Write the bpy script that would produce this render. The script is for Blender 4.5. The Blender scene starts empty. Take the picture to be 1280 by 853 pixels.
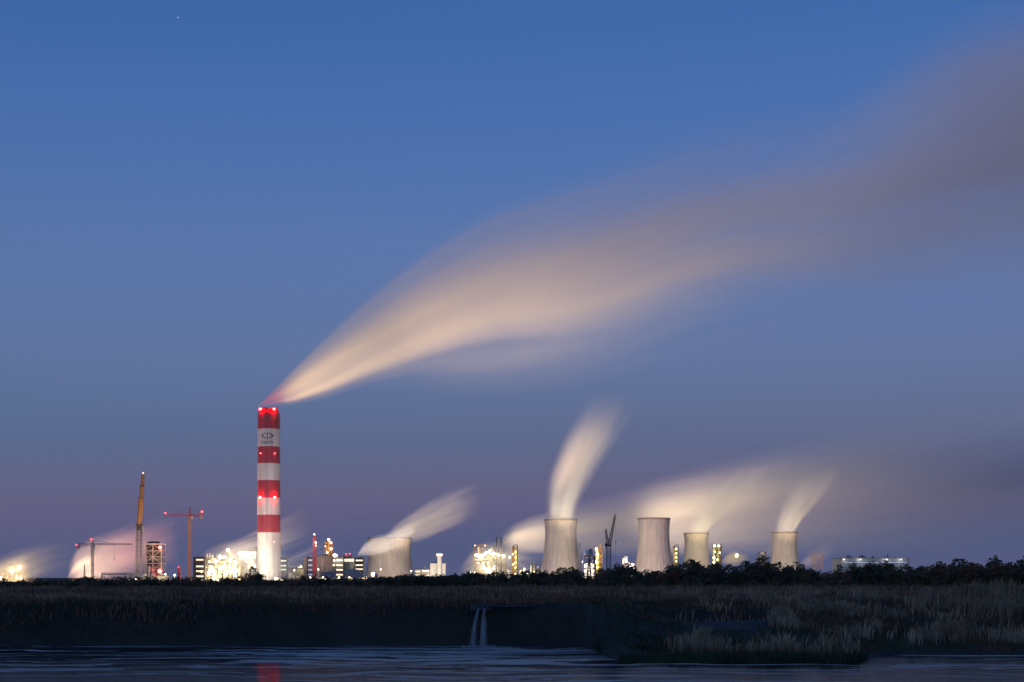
import bpy, math, random
import numpy as np
from mathutils import Vector

random.seed(7); rng = np.random.default_rng(7)
C = bpy.context.scene
COL = C.collection
F = 1778.0          # focal length in photograph pixels (50 mm lens)
HC = 5.5            # camera height above the water
HZ = 722.0          # horizon line of the photograph
GZ = 1.0            # height of the ground the plant stands on
BZ = 3.3            # height of the field above the river bank
def X(px, D): return (px - 640.0) / F * D
def Z(py, D): return HC + (HZ - py) / F * D
R = math.radians

# ------------------------------------------------------------------ camera
cd = bpy.data.cameras.new('camera'); cam = bpy.data.objects.new('camera', cd); COL.objects.link(cam)
cam.location = (0, 0, HC); cam.rotation_euler = (R(90), 0, 0)
cd.lens = 50; cd.sensor_width = 36; cd.sensor_fit = 'HORIZONTAL'
cd.shift_y = (HZ - 426.5) / 1280
cd.clip_start = 0.5; cd.clip_end = 60000
C.camera = cam

# ------------------------------------------------------------------ sky: dusk, the sun just under the horizon behind the camera
SUN_EL, SUN_ROT = -1.0, 205.0
w = bpy.data.worlds.new('World'); C.world = w; w.use_nodes = True
nt = w.node_tree; bg = nt.nodes['Background']
def N(t, ty, **k):
    n = t.nodes.new(ty)
    for a, b in k.items(): setattr(n, a, b)
    return n
def link(t, a, b): t.links.new(a, b)
tc = N(nt, 'ShaderNodeTexCoord'); sp = N(nt, 'ShaderNodeSeparateXYZ'); link(nt, tc.outputs['Generated'], sp.inputs[0])
mr = N(nt, 'ShaderNodeMapRange'); link(nt, sp.outputs['Z'], mr.inputs[0])
mr.inputs[1].default_value = 0.0; mr.inputs[2].default_value = 1.0
rp = N(nt, 'ShaderNodeValToRGB'); link(nt, mr.outputs[0], rp.inputs[0])
SKY = [(0.0, (.094, .104, .212)), (.04, (.076, .106, .222)), (.09, (.032, .100, .232)), (.151, (.056, .109, .246)), (.231, (.052, .105, .258)),
       (.306, (.029, .087, .252)), (.363, (.015, .071, .226)), (.6, (.008, .054, .185)), (1.0, (.008, .042, .150))]
e = rp.color_ramp.elements
while len(e) > 1: e.remove(e[-1])
e[0].position = SKY[0][0]; e[0].color = SKY[0][1] + (1,)
for p, c in SKY[1:]:
    q = e.new(p); q.color = c + (1,)
nish = N(nt, 'ShaderNodeTexSky', sky_type='NISHITA'); nish.sun_disc = False
nish.sun_elevation = R(SUN_EL); nish.sun_rotation = R(SUN_ROT); nish.ozone_density = 3.0
add = N(nt, 'ShaderNodeMix', data_type='RGBA', blend_type='ADD'); add.inputs[0].default_value = 0.5
link(nt, rp.outputs[0], add.inputs[6]); link(nt, nish.outputs[0], add.inputs[7])
link(nt, add.outputs[2], bg.inputs[0]); bg.inputs[1].default_value = 1.0

# the last sun: it comes from just below the horizon, so the wide ground keeps everything low in the earth's
# shadow and only the smoke high above the plant still catches it
sl = bpy.data.lights.new('sun', 'SUN'); so = bpy.data.objects.new('sun', sl); COL.objects.link(so)
sl.energy = 1.3; sl.angle = R(0.5); sl.color = (1.0, .70, .66)
ds = Vector((math.sin(R(SUN_ROT)) * math.cos(R(SUN_EL)), math.cos(R(SUN_ROT)) * math.cos(R(SUN_EL)), math.sin(R(SUN_EL))))
so.rotation_euler = ds.to_track_quat('Z', 'Y').to_euler(); so.location = (0, -50, 300)

C.view_settings.view_transform = 'Standard'; C.view_settings.look = 'None'
C.view_settings.exposure = 0.0; C.view_settings.gamma = 1.0
C.render.engine = 'CYCLES'
cy = C.cycles
cy.use_denoising = True
cy.max_bounces = 6; cy.diffuse_bounces = 2; cy.glossy_bounces = 3; cy.transparent_max_bounces = 24; cy.volume_bounces = 1
cy.use_light_tree = True
cy.sample_clamp_indirect = 0

# ------------------------------------------------------------------ light helpers
def spot(loc, target, power, angle, color=(1, .86, .62), radius=1.5, blend=.6):  # makes plant floodlights and the unseen spots added for smoke and steam
    l = bpy.data.lights.new('flood_or_added_beam', 'SPOT'); o = bpy.data.objects.new('flood_or_added_beam', l); COL.objects.link(o)
    l.energy = power; l.spot_size = R(angle); l.spot_blend = blend; l.color = color; l.shadow_soft_size = radius
    o.location = loc
    o.rotation_euler = (Vector(target) - Vector(loc)).to_track_quat('-Z', 'Y').to_euler()
def point(loc, power, color=(1, .84, .58), radius=1.0):  # makes the light of lamps and the points added for steam
    l = bpy.data.lights.new('lamp_or_added_glow', 'POINT'); o = bpy.data.objects.new('lamp_or_added_glow', l); COL.objects.link(o)
    l.energy = power; l.color = color; l.shadow_soft_size = radius; o.location = loc

# ------------------------------------------------------------------ materials
def principled(name):
    m = bpy.data.materials.new(name); m.use_nodes = True
    return m, m.node_tree, m.node_tree.nodes['Principled BSDF']
def mat(name, col, rough=.6, metal=0.0, var=.25, scale=(.3, .3, .3), bump=0.0, streak=0.0):
    m, t, b = principled(name)
    b.inputs['Roughness'].default_value = rough; b.inputs['Metallic'].default_value = metal
    tc = N(t, 'ShaderNodeTexCoord'); mp = N(t, 'ShaderNodeMapping'); mp.inputs['Scale'].default_value = scale
    link(t, tc.outputs['Object'], mp.inputs[0])
    no = N(t, 'ShaderNodeTexNoise'); no.inputs['Scale'].default_value = 1.0; no.inputs['Detail'].default_value = 5; no.inputs['Roughness'].default_value = .65
    link(t, mp.outputs[0], no.inputs[0])
    r = N(t, 'ShaderNodeMapRange'); link(t, no.outputs[0], r.inputs[0])
    r.inputs[1].default_value = .3; r.inputs[2].default_value = .7; r.inputs[3].default_value = 1 - var; r.inputs[4].default_value = 1 + var * .6
    v = r.outputs[0]
    if streak:
        mp2 = N(t, 'ShaderNodeMapping'); mp2.inputs['Scale'].default_value = (.55, .55, .02); link(t, tc.outputs['Object'], mp2.inputs[0])
        n2 = N(t, 'ShaderNodeTexNoise'); n2.inputs['Scale'].default_value = 1.0; n2.inputs['Detail'].default_value = 4; link(t, mp2.outputs[0], n2.inputs[0])
        r2 = N(t, 'ShaderNodeMapRange'); link(t, n2.outputs[0], r2.inputs[0])
        r2.inputs[1].default_value = .35; r2.inputs[2].default_value = .65; r2.inputs[3].default_value = 1 - streak; r2.inputs[4].default_value = 1.08
        mu = N(t, 'ShaderNodeMath', operation='MULTIPLY'); link(t, v, mu.inputs[0]); link(t, r2.outputs[0], mu.inputs[1]); v = mu.outputs[0]
    mx = N(t, 'ShaderNodeVectorMath', operation='SCALE'); mx.inputs[0].default_value = col; link(t, v, mx.inputs['Scale'])
    link(t, mx.outputs[0], b.inputs['Base Color'])
    if bump:
        bu = N(t, 'ShaderNodeBump'); bu.inputs['Strength'].default_value = bump; link(t, no.outputs[0], bu.inputs['Height']); link(t, bu.outputs[0], b.inputs['Normal'])
    return m
def glow(name, col, strength, sample='NONE'):
    m, t, b = principled(name)
    b.inputs['Base Color'].default_value = (.8, .8, .8, 1)
    b.inputs['Emission Color'].default_value = col + (1,); b.inputs['Emission Strength'].default_value = strength
    m.cycles.emission_sampling = sample
    return m
M = dict(
    concrete=mat('tower_concrete', (.38, .345, .31), .85, var=.14, scale=(.05, .05, .05), streak=.13),
    stack_white=mat('stack_white_paint', (.74, .70, .66), .6, var=.12, scale=(.12, .12, .05), streak=.18),
    stack_red=mat('stack_red_paint', (.46, .065, .090), .6, var=.16, scale=(.12, .12, .05), streak=.2),
    logo_blue=mat('navy_print', (.02, .035, .12), .6, var=.05),
    logo_red=mat('red_print', (.45, .03, .03), .6, var=.05),
    dark=mat('dark_steel', (.05, .05, .055), .5, .3),
    steel=mat('grey_steel', (.30, .30, .30), .45, .4, var=.3),
    pale=mat('pale_steel', (.55, .53, .48), .5, .2, var=.25),
    rust=mat('rusty_steel', (.30, .17, .08), .7, .2, var=.4),
    yellow=mat('crane_yellow', (.52, .26, .09), .5, var=.12),
    crane_red=mat('crane_red', (.45, .07, .05), .5, var=.12),
    brick=mat('brown_cladding', (.22, .19, .17), .8, var=.2),
    blue=mat('blue_cladding', (.10, .15, .28), .6, var=.2),
    cream=mat('cream_wall', (.55, .48, .36), .8, var=.2),
    white=mat('white_wall', (.75, .72, .66), .7, var=.12),
    grey=mat('grey_wall', (.35, .34, .33), .8, var=.2),
    roof=mat('roof_felt', (.08, .08, .085), .9, var=.3),
    glass_lit=glow('lit_window', (1, .82, .54), 1.15),
    glass_green=glow('greenish_lit_window', (.75, 1, .72), .9),
    lamp=glow('warm_lamp', (1, .80, .46), 2.3),
    lamp_white=glow('white_lamp', (1, .90, .70), 2.3),
    lamp_yellow=glow('sodium_lamp', (1, .80, .22), 2.2),
    lamp_green=glow('greenish_lamp', (.85, 1, .45), 2.2),
    lamp_red=glow('red_aircraft_lamp', (1, .035, .04), 2.5),
    lamp_red_core=glow('hot_red_lamp', (1, .55, .42), 4),
    lamp_beacon=glow('red_beacon', (1, .0012, .0016), 110, 'FRONT'),
    lamp_beacon_low=glow('scaffold_beacon', (1, .10, .08), 5),
    old_concrete=mat('old_concrete', (.10, .10, .10), .9, var=.4, scale=(2, 2, 2)),
    bark=mat('bark', (.05, .040, .032), .9, var=.3, scale=(2, 2, 2)),
    leaf_green=mat('dark_green_leaves', (.080, .085, .040), .8, var=.4, scale=(.6, .6, .6)),
    leaf_brown=mat('brown_autumn_leaves', (.240, .115, .055), .8, var=.4, scale=(.6, .6, .6)),
    leaf_olive=mat('olive_leaves', (.150, .110, .050), .8, var=.4, scale=(.6, .6, .6)),
    dry=mat('dry_grass', (.34, .21, .13), .9, var=.5, scale=(.15, .15, .15)),
    green=mat('bank_grass', (.050, .060, .030), .9, var=.4, scale=(.2, .2, .2)),
    star=glow('star_light', (.75, .85, 1), .55),
)

# ------------------------------------------------------------------ mesh helpers
class MB:
    def __init__(s): s.v = []; s.f = []
    def add(s, v, f):
        o = len(s.v); s.v += [tuple(p) for p in v]; s.f += [tuple(i + o for i in q) for q in f]; return s
    def box(s, x0, x1, y0, y1, z0, z1):
        return s.add([(x0, y0, z0), (x1, y0, z0), (x1, y1, z0), (x0, y1, z0), (x0, y0, z1), (x1, y0, z1), (x1, y1, z1), (x0, y1, z1)],
                     [(0, 3, 2, 1), (4, 5, 6, 7), (0, 1, 5, 4), (1, 2, 6, 5), (2, 3, 7, 6), (3, 0, 4, 7)])
    def tube(s, p0, p1, r0, r1=None, n=8, caps=True):
        r1 = r0 if r1 is None else r1
        p0 = Vector(p0); p1 = Vector(p1); d = (p1 - p0).normalized()
        a = d.orthogonal().normalized(); b = d.cross(a)
        vs = []
        for p, r in ((p0, r0), (p1, r1)):
            for k in range(n):
                t = 2 * math.pi * (k + .5) / n; vs.append(p + (a * math.cos(t) + b * math.sin(t)) * r)
        fs = [(k, (k + 1) % n, n + (k + 1) % n, n + k) for k in range(n)]
        if caps: fs += [tuple(range(n - 1, -1, -1)), tuple(range(n, 2 * n))]
        return s.add(vs, fs)
    def path(s, pts, r, n=7):
        for a, b in zip(pts[:-1], pts[1:]): s.tube(a, b, r, r, n)
        return s
    def ball(s, c, r, n=10, m=6, sq=1.0):
        vs = [(c[0], c[1], c[2] + r * sq)]
        for i in range(1, m):
            t = math.pi * i / m
            for k in range(n):
                p = 2 * math.pi * k / n
                vs.append((c[0] + r * math.sin(t) * math.cos(p), c[1] + r * math.sin(t) * math.sin(p), c[2] + r * sq * math.cos(t)))
        vs.append((c[0], c[1], c[2] - r * sq)); L = len(vs) - 1
        fs = [(0, 1 + k, 1 + (k + 1) % n) for k in range(n)]
        for i in range(m - 2):
            for k in range(n):
                a = 1 + i * n; fs.append((a + k, a + n + k, a + n + (k + 1) % n, a + (k + 1) % n))
        a = 1 + (m - 2) * n
        fs += [(L, a + (k + 1) % n, a + k) for k in range(n)]
        return s.add(vs, fs)
    def lathe(s, prof, c, n=32, rib=0.0, ribs=1):
        vs = []
        for r, z in prof:
            for k in range(n):
                t = 2 * math.pi * k / n; rr = r + (rib if (k % ribs == 0) else 0)
                vs.append((c[0] + rr * math.cos(t), c[1] + rr * math.sin(t), c[2] + z))
        fs = []
        for i in range(len(prof) - 1):
            for k in range(n): fs.append((i * n + k, i * n + (k + 1) % n, (i + 1) * n + (k + 1) % n, (i + 1) * n + k))
        return s.add(vs, fs)
    def lattice(s, p0, p1, w0, w1, nseg, r, up=(0, 1, 0), tri=False):
        """square lattice mast or jib from p0 to p1"""
        p0 = Vector(p0); p1 = Vector(p1); d = (p1 - p0).normalized(); u = Vector(up); u = (u - d * u.dot(d)).normalized(); q = d.cross(u)
        cs = [(-1, -1), (1, -1), (1, 1), (-1, 1)]
        if tri: cs = [(-1, -.8), (1, -.8), (0, 1)]
        ring = []
        for i in range(nseg + 1):
            t = i / nseg; c = p0.lerp(p1, t); ww = (w0 + (w1 - w0) * t) / 2
            ring.append([c + u * a * ww + q * b * ww for a, b in cs])
        k = len(cs)
        for j in range(k): s.tube(ring[0][j], ring[-1][j], r, r, 4)
        for i in range(nseg):
            for j in range(k):
                a = ring[i][j]; b = ring[i + 1][(j + 1) % k] if i % 2 else ring[i + 1][(j + 1) % k]
                s.tube(a, b, r * .65, r * .65, 4, False)
                s.tube(ring[i][j], ring[i][(j + 1) % k], r * .65, r * .65, 4, False)
        return s
    def build(s, name, m, parent=None, smooth=False):
        me = bpy.data.meshes.new(name)
        o0 = Vector((0, 0, 0)); q = parent
        while q is not None: o0 = o0 + q.location; q = q.parent
        me.from_pydata([(v[0] - o0.x, v[1] - o0.y, v[2] - o0.z) for v in s.v], [], s.f); me.update()
        if smooth: me.polygons.foreach_set('use_smooth', [True] * len(me.polygons))
        if m is not None: me.materials.append(m if not isinstance(m, str) else M[m])
        o = bpy.data.objects.new(name, me); COL.objects.link(o)
        if parent is not None: o.parent = parent
        return o
def tag(o, label=None, cat=None, group=None, kind=None):
    if label: o['label'] = label
    if cat: o['category'] = cat
    if group: o['group'] = group
    if kind: o['kind'] = kind
    return o
def thing(name, label, cat, loc, group=None):
    o = bpy.data.objects.new(name, None); COL.objects.link(o); o.location = loc; o.empty_display_size = 1
    return tag(o, label, cat, group)
def lamp(parent, px, py, D, r=1.3, m='lamp', power=0, color=(1, .84, .56), dy=0.0, name='lamp'):
    c = (X(px, D), D + dy, Z(py, D))
    r *= .8; MB().ball(c, r, 10, 6).build(name, m, parent, True)
    if power: point((c[0], c[1] - r - .6, c[2]), power, color)
def copy_tree(o, parent=None):
    c = o.copy(); COL.objects.link(c)
    if parent is not None: c.parent = parent
    for ch in list(o.children): copy_tree(ch, c)
    return c

# ------------------------------------------------------------------ terrain, water
def sstep(a): a = np.clip(a, 0, 1); return a * a * (3 - 2 * a)
_oct = [(rng.uniform(-1, 1, 2), rng.uniform(0, 6.28)) for _ in range(24)]
def wob(x, y, s):
    r = 0
    for i, (k, p) in enumerate(_oct): r = r + np.sin((x * k[0] + y * k[1]) / s * (1 + i * .25) + p) / (1 + i * .22)
    return r * .16
def edge(x):
    e = 114 + 1.6 * wob(x, x * 0, 9) + .6 * wob(x + 17, x * 0, 2.2) + np.clip(-x, 0, 60) * .02
    pen = sstep((x - 5.5) / 2.0) * (1 - sstep((x - 21.0) / 6.0))
    right = sstep((x - 21) / 6.0)
    return e - pen * (22.5 + .6 * wob(x, x * 0, 3)) - right * (13 + .5 * wob(x, x * 0, 4))
POND = (17.5, 119.0, 4.2, 2.0, 1.35)
def ground(x, y):
    e = edge(x); soft = sstep((x - 5.5) / 6.0)
    d = y - e
    wd = 2.6 + soft * 46
    steep = sstep(d / wd)
    lip = sstep(d / 1.2) * .28
    h = -1.2 + 1.2 * sstep((d + 3) / 3) + (BZ - .28 + .22 * wob(x + 60, x * 0, 11)) * steep + lip
    h = h + (.16 * wob(x, y, 7) + .08 * wob(x + 40, y, 2.3)) * sstep(d / 4)
    h = h + soft * sstep(d / 3) * (1 - sstep((d - 30) / 30)) * (.35 * wob(x, y * .6 + 11, 5) + .1)
    pm = sstep((1.5 - np.sqrt(((x - POND[0]) / POND[2]) ** 2 + ((y - POND[1]) / POND[3]) ** 2)) / .5); h = h * (1 - pm) + POND[4] * pm
    far = sstep((np.abs(y) - 300) / 200); h = h * (1 - far) + GZ * far
    near = 1 - sstep((y - 2) / 14); h = h * (1 - near) + 3.9 * near
    return h
def axis(parts):
    r = [];
    for a, b, n in parts: r += list(np.linspace(a, b, n, endpoint=False))
    return np.array(r + [parts[-1][1]])
gx = axis([(-15000, -400, 12), (-400, -75, 18), (-75, 75, 170), (75, 400, 18), (400, 15000, 12)])
gy = axis([(-9000, -200, 8), (-200, 0, 8), (0, 80, 18), (80, 130, 90), (130, 190, 50), (190, 340, 45), (340, 1400, 16), (1400, 15000, 12)])
GX, GY = np.meshgrid(gx, gy); GH = ground(GX, GY)
def grid_mesh(name, gx_, gy_, V, m):
    nx, ny = len(gx_), len(gy_)
    me = bpy.data.meshes.new(name)
    idx = np.arange(nx * ny).reshape(ny, nx)
    f = np.stack([idx[:-1, :-1], idx[:-1, 1:], idx[1:, 1:], idx[1:, :-1]], -1).reshape(-1, 4)
    me.from_pydata(V.reshape(-1, 3).tolist(), [], f.tolist()); me.update()
    me.polygons.foreach_set('use_smooth', [True] * len(me.polygons))
    me.materials.append(m); o = bpy.data.objects.new(name, me); COL.objects.link(o); return o
m, t, b = principled('earth'); b.inputs['Roughness'].default_value = .95
tcn = N(t, 'ShaderNodeTexCoord'); no = N(t, 'ShaderNodeTexNoise'); no.inputs['Scale'].default_value = .12; no.inputs['Detail'].default_value = 8; no.inputs['Roughness'].default_value = .7
link(t, tcn.outputs['Object'], no.inputs[0])
cr = N(t, 'ShaderNodeValToRGB'); link(t, no.outputs[0], cr.inputs[0])
cr.color_ramp.elements[0].position = .38; cr.color_ramp.elements[0].color = (.022, .024, .014, 1)
cr.color_ramp.elements[1].position = .62; cr.color_ramp.elements[1].color = (.060, .044, .032, 1)
link(t, cr.outputs[0], b.inputs['Base Color'])
n2 = N(t, 'ShaderNodeTexNoise'); n2.inputs['Scale'].default_value = 2.2; n2.inputs['Detail'].default_value = 6; link(t, tcn.outputs['Object'], n2.inputs[0])
bu = N(t, 'ShaderNodeBump'); bu.inputs['Strength'].default_value = .8; bu.inputs['Distance'].default_value = .25; link(t, n2.outputs[0], bu.inputs['Height']); link(t, bu.outputs[0], b.inputs['Normal'])
tag(grid_mesh('ground', gx, gy, np.stack([GX, GY, GH], -1), m), 'dark autumn ground and river bank reaching the horizon', kind='structure')

# water: dark, ruffled, with calmer foam streaks trailing away from the outfall
m, t, b = principled('river_water'); mw = m
b.inputs['Specular IOR Level'].default_value = .5; b.inputs['IOR'].default_value = 1.06
tcn = N(t, 'ShaderNodeTexCoord')
mp = N(t, 'ShaderNodeMapping'); mp.inputs['Scale'].default_value = (.045, .58, 1); mp.inputs['Rotation'].default_value = (0, 0, R(-7)); link(t, tcn.outputs['Object'], mp.inputs[0])
dn = N(t, 'ShaderNodeTexNoise'); dn.inputs['Scale'].default_value = .09; dn.inputs['Detail'].default_value = 3; link(t, tcn.outputs['Object'], dn.inputs[0])
dv = N(t, 'ShaderNodeVectorMath', operation='MULTIPLY_ADD'); link(t, dn.outputs['Color'], dv.inputs[0]); dv.inputs[1].default_value = (2.0, 7.0, 0); link(t, mp.outputs[0], dv.inputs[2])
sn = N(t, 'ShaderNodeTexNoise'); sn.inputs['Scale'].default_value = 1.0; sn.inputs['Detail'].default_value = 8; sn.inputs['Roughness'].default_value = .68; link(t, dv.outputs[0], sn.inputs[0])
# more foam near the outfall at (-2.6, 113)
sv = N(t, 'ShaderNodeVectorMath', operation='SUBTRACT'); link(t, tcn.outputs['Object'], sv.inputs[0]); sv.inputs[1].default_value = (-5, 100, 0)
sc_ = N(t, 'ShaderNodeVectorMath', operation='MULTIPLY'); link(t, sv.outputs[0], sc_.inputs[0]); sc_.inputs[1].default_value = (1 / 22, 1 / 22, 0)
ln = N(t, 'ShaderNodeVectorMath', operation='LENGTH'); link(t, sc_.outputs[0], ln.inputs[0])
fo = N(t, 'ShaderNodeMapRange', interpolation_type='SMOOTHSTEP'); link(t, ln.outputs['Value'], fo.inputs[0]); fo.inputs[1].default_value = 0; fo.inputs[2].default_value = 1.3; fo.inputs[3].default_value = .055; fo.inputs[4].default_value = -.02
ad = N(t, 'ShaderNodeMath', operation='ADD'); link(t, sn.outputs[0], ad.inputs[0]); link(t, fo.outputs[0], ad.inputs[1])
fm = N(t, 'ShaderNodeMapRange', interpolation_type='SMOOTHSTEP'); link(t, ad.outputs[0], fm.inputs[0]); fm.inputs[1].default_value = .47; fm.inputs[2].default_value = .62
cm = N(t, 'ShaderNodeMix', data_type='RGBA'); link(t, fm.outputs[0], cm.inputs[0]); cm.inputs[6].default_value = (.005, .009, .014, 1); cm.inputs[7].default_value = (.74, .52, .43, 1); link(t, cm.outputs[2], b.inputs['Base Color'])
rr = N(t, 'ShaderNodeMapRange'); link(t, fm.outputs[0], rr.inputs[0]); rr.inputs[3].default_value = .055; rr.inputs[4].default_value = .5; link(t, rr.outputs[0], b.inputs['Roughness'])
mp2 = N(t, 'ShaderNodeMapping'); mp2.inputs['Scale'].default_value = (.5, 1.6, 1); link(t, tcn.outputs['Object'], mp2.inputs[0])
wn = N(t, 'ShaderNodeTexNoise'); wn.inputs['Scale'].default_value = 1.0; wn.inputs['Detail'].default_value = 5; wn.inputs['Roughness'].default_value = .6; link(t, mp2.outputs[0], wn.inputs[0])
bu = N(t, 'ShaderNodeBump'); bu.inputs['Strength'].default_value = .25; bu.inputs['Distance'].default_value = .12; link(t, wn.outputs[0], bu.inputs['Height']); link(t, bu.outputs[0], b.inputs['Normal'])
wx = np.linspace(-260, 260, 14); wy = np.linspace(4, 150, 8); WX, WY = np.meshgrid(wx, wy)
tag(grid_mesh('water', wx, wy, np.stack([WX, WY, WX * 0], -1), m), 'dark blue river water with pale foam streaks', kind='structure')

# ------------------------------------------------------------------ smoke and steam (real scattering volumes, lit by lamps, added spots, the sky and the last sun)
def plume(name, label, cat, axis_, D, pts, depth=1.0, dens=1.0, color=(.95, .95, .95), streak=(1.2, 3.0), contrast=1.0, power=1.5, edge_n=.5, group=None, seed=0, step=.25, aniso=0.0, detail=2.5):
    """pts: (u, centre, half width, density) in photograph pixels at distance D; axis_ 'x' runs to the right, 'z' upwards"""
    P = []
    for u, c, r, d in pts:
        if axis_ == 'x': P.append((X(u, D), Z(c, D), r / F * D, d))
        else: P.append((Z(u, D), X(c, D), r / F * D, d))
    P.sort()
    u0, u1 = P[0][0], P[-1][0]
    base = Vector((u0, D, P[0][1])) if axis_ == 'x' else Vector((P[0][1], D, u0))
    cs = [p[1] for p in P]; c0, c1 = min(cs), max(cs) + 1e-3; rm = max(p[2] for p in P); dm = max(p[3] for p in P)
    # resample smoothly
    us = np.array([p[0] for p in P]); T = np.linspace(u0, u1, 30)
    def smooth(vals):
        y = np.array(vals); mm = np.gradient(y, us); out = []
        for tt in T:
            i = min(max(np.searchsorted(us, tt) - 1, 0), len(us) - 2); h = us[i + 1] - us[i]; s = (tt - us[i]) / h
            out.append(y[i] * (1 + 2 * s) * (1 - s) ** 2 + mm[i] * h * s * (1 - s) ** 2 + y[i + 1] * s * s * (3 - 2 * s) + mm[i + 1] * h * s * s * (s - 1))
        return np.array(out)
    sc, sr, sd = smooth([p[1] for p in P]), np.maximum(smooth([p[2] for p in P]), .3), np.maximum(smooth([p[3] for p in P]), 0)
    c0, c1 = sc.min(), sc.max() + 1e-3; rm = sr.max(); dm = sd.max()
    mb = MB(); n = 18
    vs = []
    for tt, c, r in zip(T, sc, sr):
        for k in range(n):
            a = 2 * math.pi * k / n; rr_ = r * 1.03
            if axis_ == 'x': vs.append((tt, D + math.sin(a) * rr_ * depth, c + math.cos(a) * rr_))
            else: vs.append((c + math.cos(a) * rr_, D - math.sin(a) * rr_ * depth, tt))
    fs = []
    for i in range(len(T) - 1):
        for k in range(n): fs.append((i * n + k, (i + 1) * n + k, (i + 1) * n + (k + 1) % n, i * n + (k + 1) % n))
    fs += [tuple(range(n)), tuple(range((len(T) - 1) * n, len(T) * n))[::-1]]
    mb.add(vs, fs)
    m = bpy.data.materials.new(name); m.use_nodes = True; t = m.node_tree
    for q in list(t.nodes): t.nodes.remove(q)
    out = N(t, 'ShaderNodeOutputMaterial'); pv = N(t, 'ShaderNodeVolumePrincipled'); link(t, pv.outputs[0], out.inputs['Volume'])
    pv.inputs['Color'].default_value = color + (1,); pv.inputs['Anisotropy'].default_value = aniso
    tcn = N(t, 'ShaderNodeTexCoord'); s3 = N(t, 'ShaderNodeSeparateXYZ'); link(t, tcn.outputs['Object'], s3.inputs[0])
    U, W = (s3.outputs['X'], s3.outputs['Z']) if axis_ == 'x' else (s3.outputs['Z'], s3.outputs['X'])
    off = base.z if axis_ == 'x' else base.x
    def ma(op, a, b=None, c=None, clamp=False):
        q = N(t, 'ShaderNodeMath', operation=op); q.use_clamp = clamp
        for i, v in enumerate((a, b, c)):
            if v is None: continue
            if isinstance(v, (int, float)): q.inputs[i].default_value = v
            else: link(t, v, q.inputs[i])
        return q.outputs[0]
    un = ma('DIVIDE', U, float(u1 - u0))
    ramp = N(t, 'ShaderNodeValToRGB'); link(t, un, ramp.inputs[0]); el = ramp.color_ramp.elements
    ramp.color_ramp.interpolation = 'LINEAR'
    while len(el) > 1: el.remove(el[-1])
    for i, (tt, c, r, d) in enumerate(zip(T, sc, sr, sd)):
        p = (tt - u0) / (u1 - u0)
        q = el[0] if i == 0 else el.new(p)
        q.position = p; q.color = ((c - c0) / (c1 - c0), r / rm, d / dm, 1)
    sr3 = N(t, 'ShaderNodeSeparateColor'); link(t, ramp.outputs[0], sr3.inputs[0])
    cen = ma('MULTIPLY_ADD', sr3.outputs[0], float(c1 - c0), float(c0 - off))
    rad = ma('MAXIMUM', ma('MULTIPLY', sr3.outputs[1], float(rm)), .2)
    v = ma('DIVIDE', ma('SUBTRACT', W, cen), rad)
    yy = ma('DIVIDE', s3.outputs['Y'], ma('MULTIPLY', rad, float(depth)))
    rho2 = ma('ADD', ma('MULTIPLY', v, v), ma('MULTIPLY', yy, yy))
    cv = N(t, 'ShaderNodeCombineXYZ')
    link(t, ma('MULTIPLY_ADD', un, streak[0], seed * 3.7), cv.inputs[0]); link(t, ma('MULTIPLY', v, streak[1]), cv.inputs[1]); link(t, ma('MULTIPLY', yy, streak[1]), cv.inputs[2])
    nz = N(t, 'ShaderNodeTexNoise'); nz.inputs['Scale'].default_value = 1.0; nz.inputs['Detail'].default_value = detail; nz.inputs['Roughness'].default_value = .5; nz.inputs['Distortion'].default_value = .4
    link(t, cv.outputs[0], nz.inputs[0])
    k = ma('SUBTRACT', nz.outputs[0], .5)
    body = ma('POWER', ma('SUBTRACT', 1.0, ma('ADD', rho2, ma('MULTIPLY', k, -edge_n * 2)), clamp=True), power)
    body = ma('MULTIPLY', body, ma('SUBTRACT', 1.0, ma('POWER', rho2, 3.0), clamp=True))
    md = ma('MAXIMUM', ma('MULTIPLY_ADD', k, 4.0 * contrast, 1.0), 0.05)
    den = ma('MULTIPLY', ma('MULTIPLY', body, md), ma('MULTIPLY', sr3.outputs[2], float(dm * dens)))
    link(t, den, pv.inputs['Density'])
    m.cycles.volume_step_rate = step
    m.cycles.volume_sampling = 'MULTIPLE_IMPORTANCE'
    root = mb.build(name, m, None, True)
    me = root.data
    me.transform(__import__('mathutils').Matrix.Translation(-base)); root.location = base
    return tag(root, label, cat, group)

SD = 1230.0
plume('smoke_plume', 'long pale smoke plume streaming from the striped chimney across the sky', 'smoke plume', 'x', SD, [
    (322, 508, 1.5, 3.0), (330, 507, 6, 3.0), (345, 497, 14, 2.6), (400, 463, 41, 1.4), (450, 430, 59, 1.1), (500, 401, 76, .9), (560, 370, 90, .76), (620, 346, 102, .64),
    (700, 330, 116, .54), (780, 306, 120, .48), (860, 276, 122, .42), (950, 258, 126, .34), (1050, 250, 138, .28), (1120, 232, 158, .25),
    (1180, 212, 184, .22), (1280, 190, 216, .20), (1420, 152, 250, .22), (1560, 125, 270, 0)],
    depth=.8, dens=.032, streak=(1.7, 2.6), contrast=.85, edge_n=.42, seed=1, step=.12, power=1.7, detail=3.0)

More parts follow.
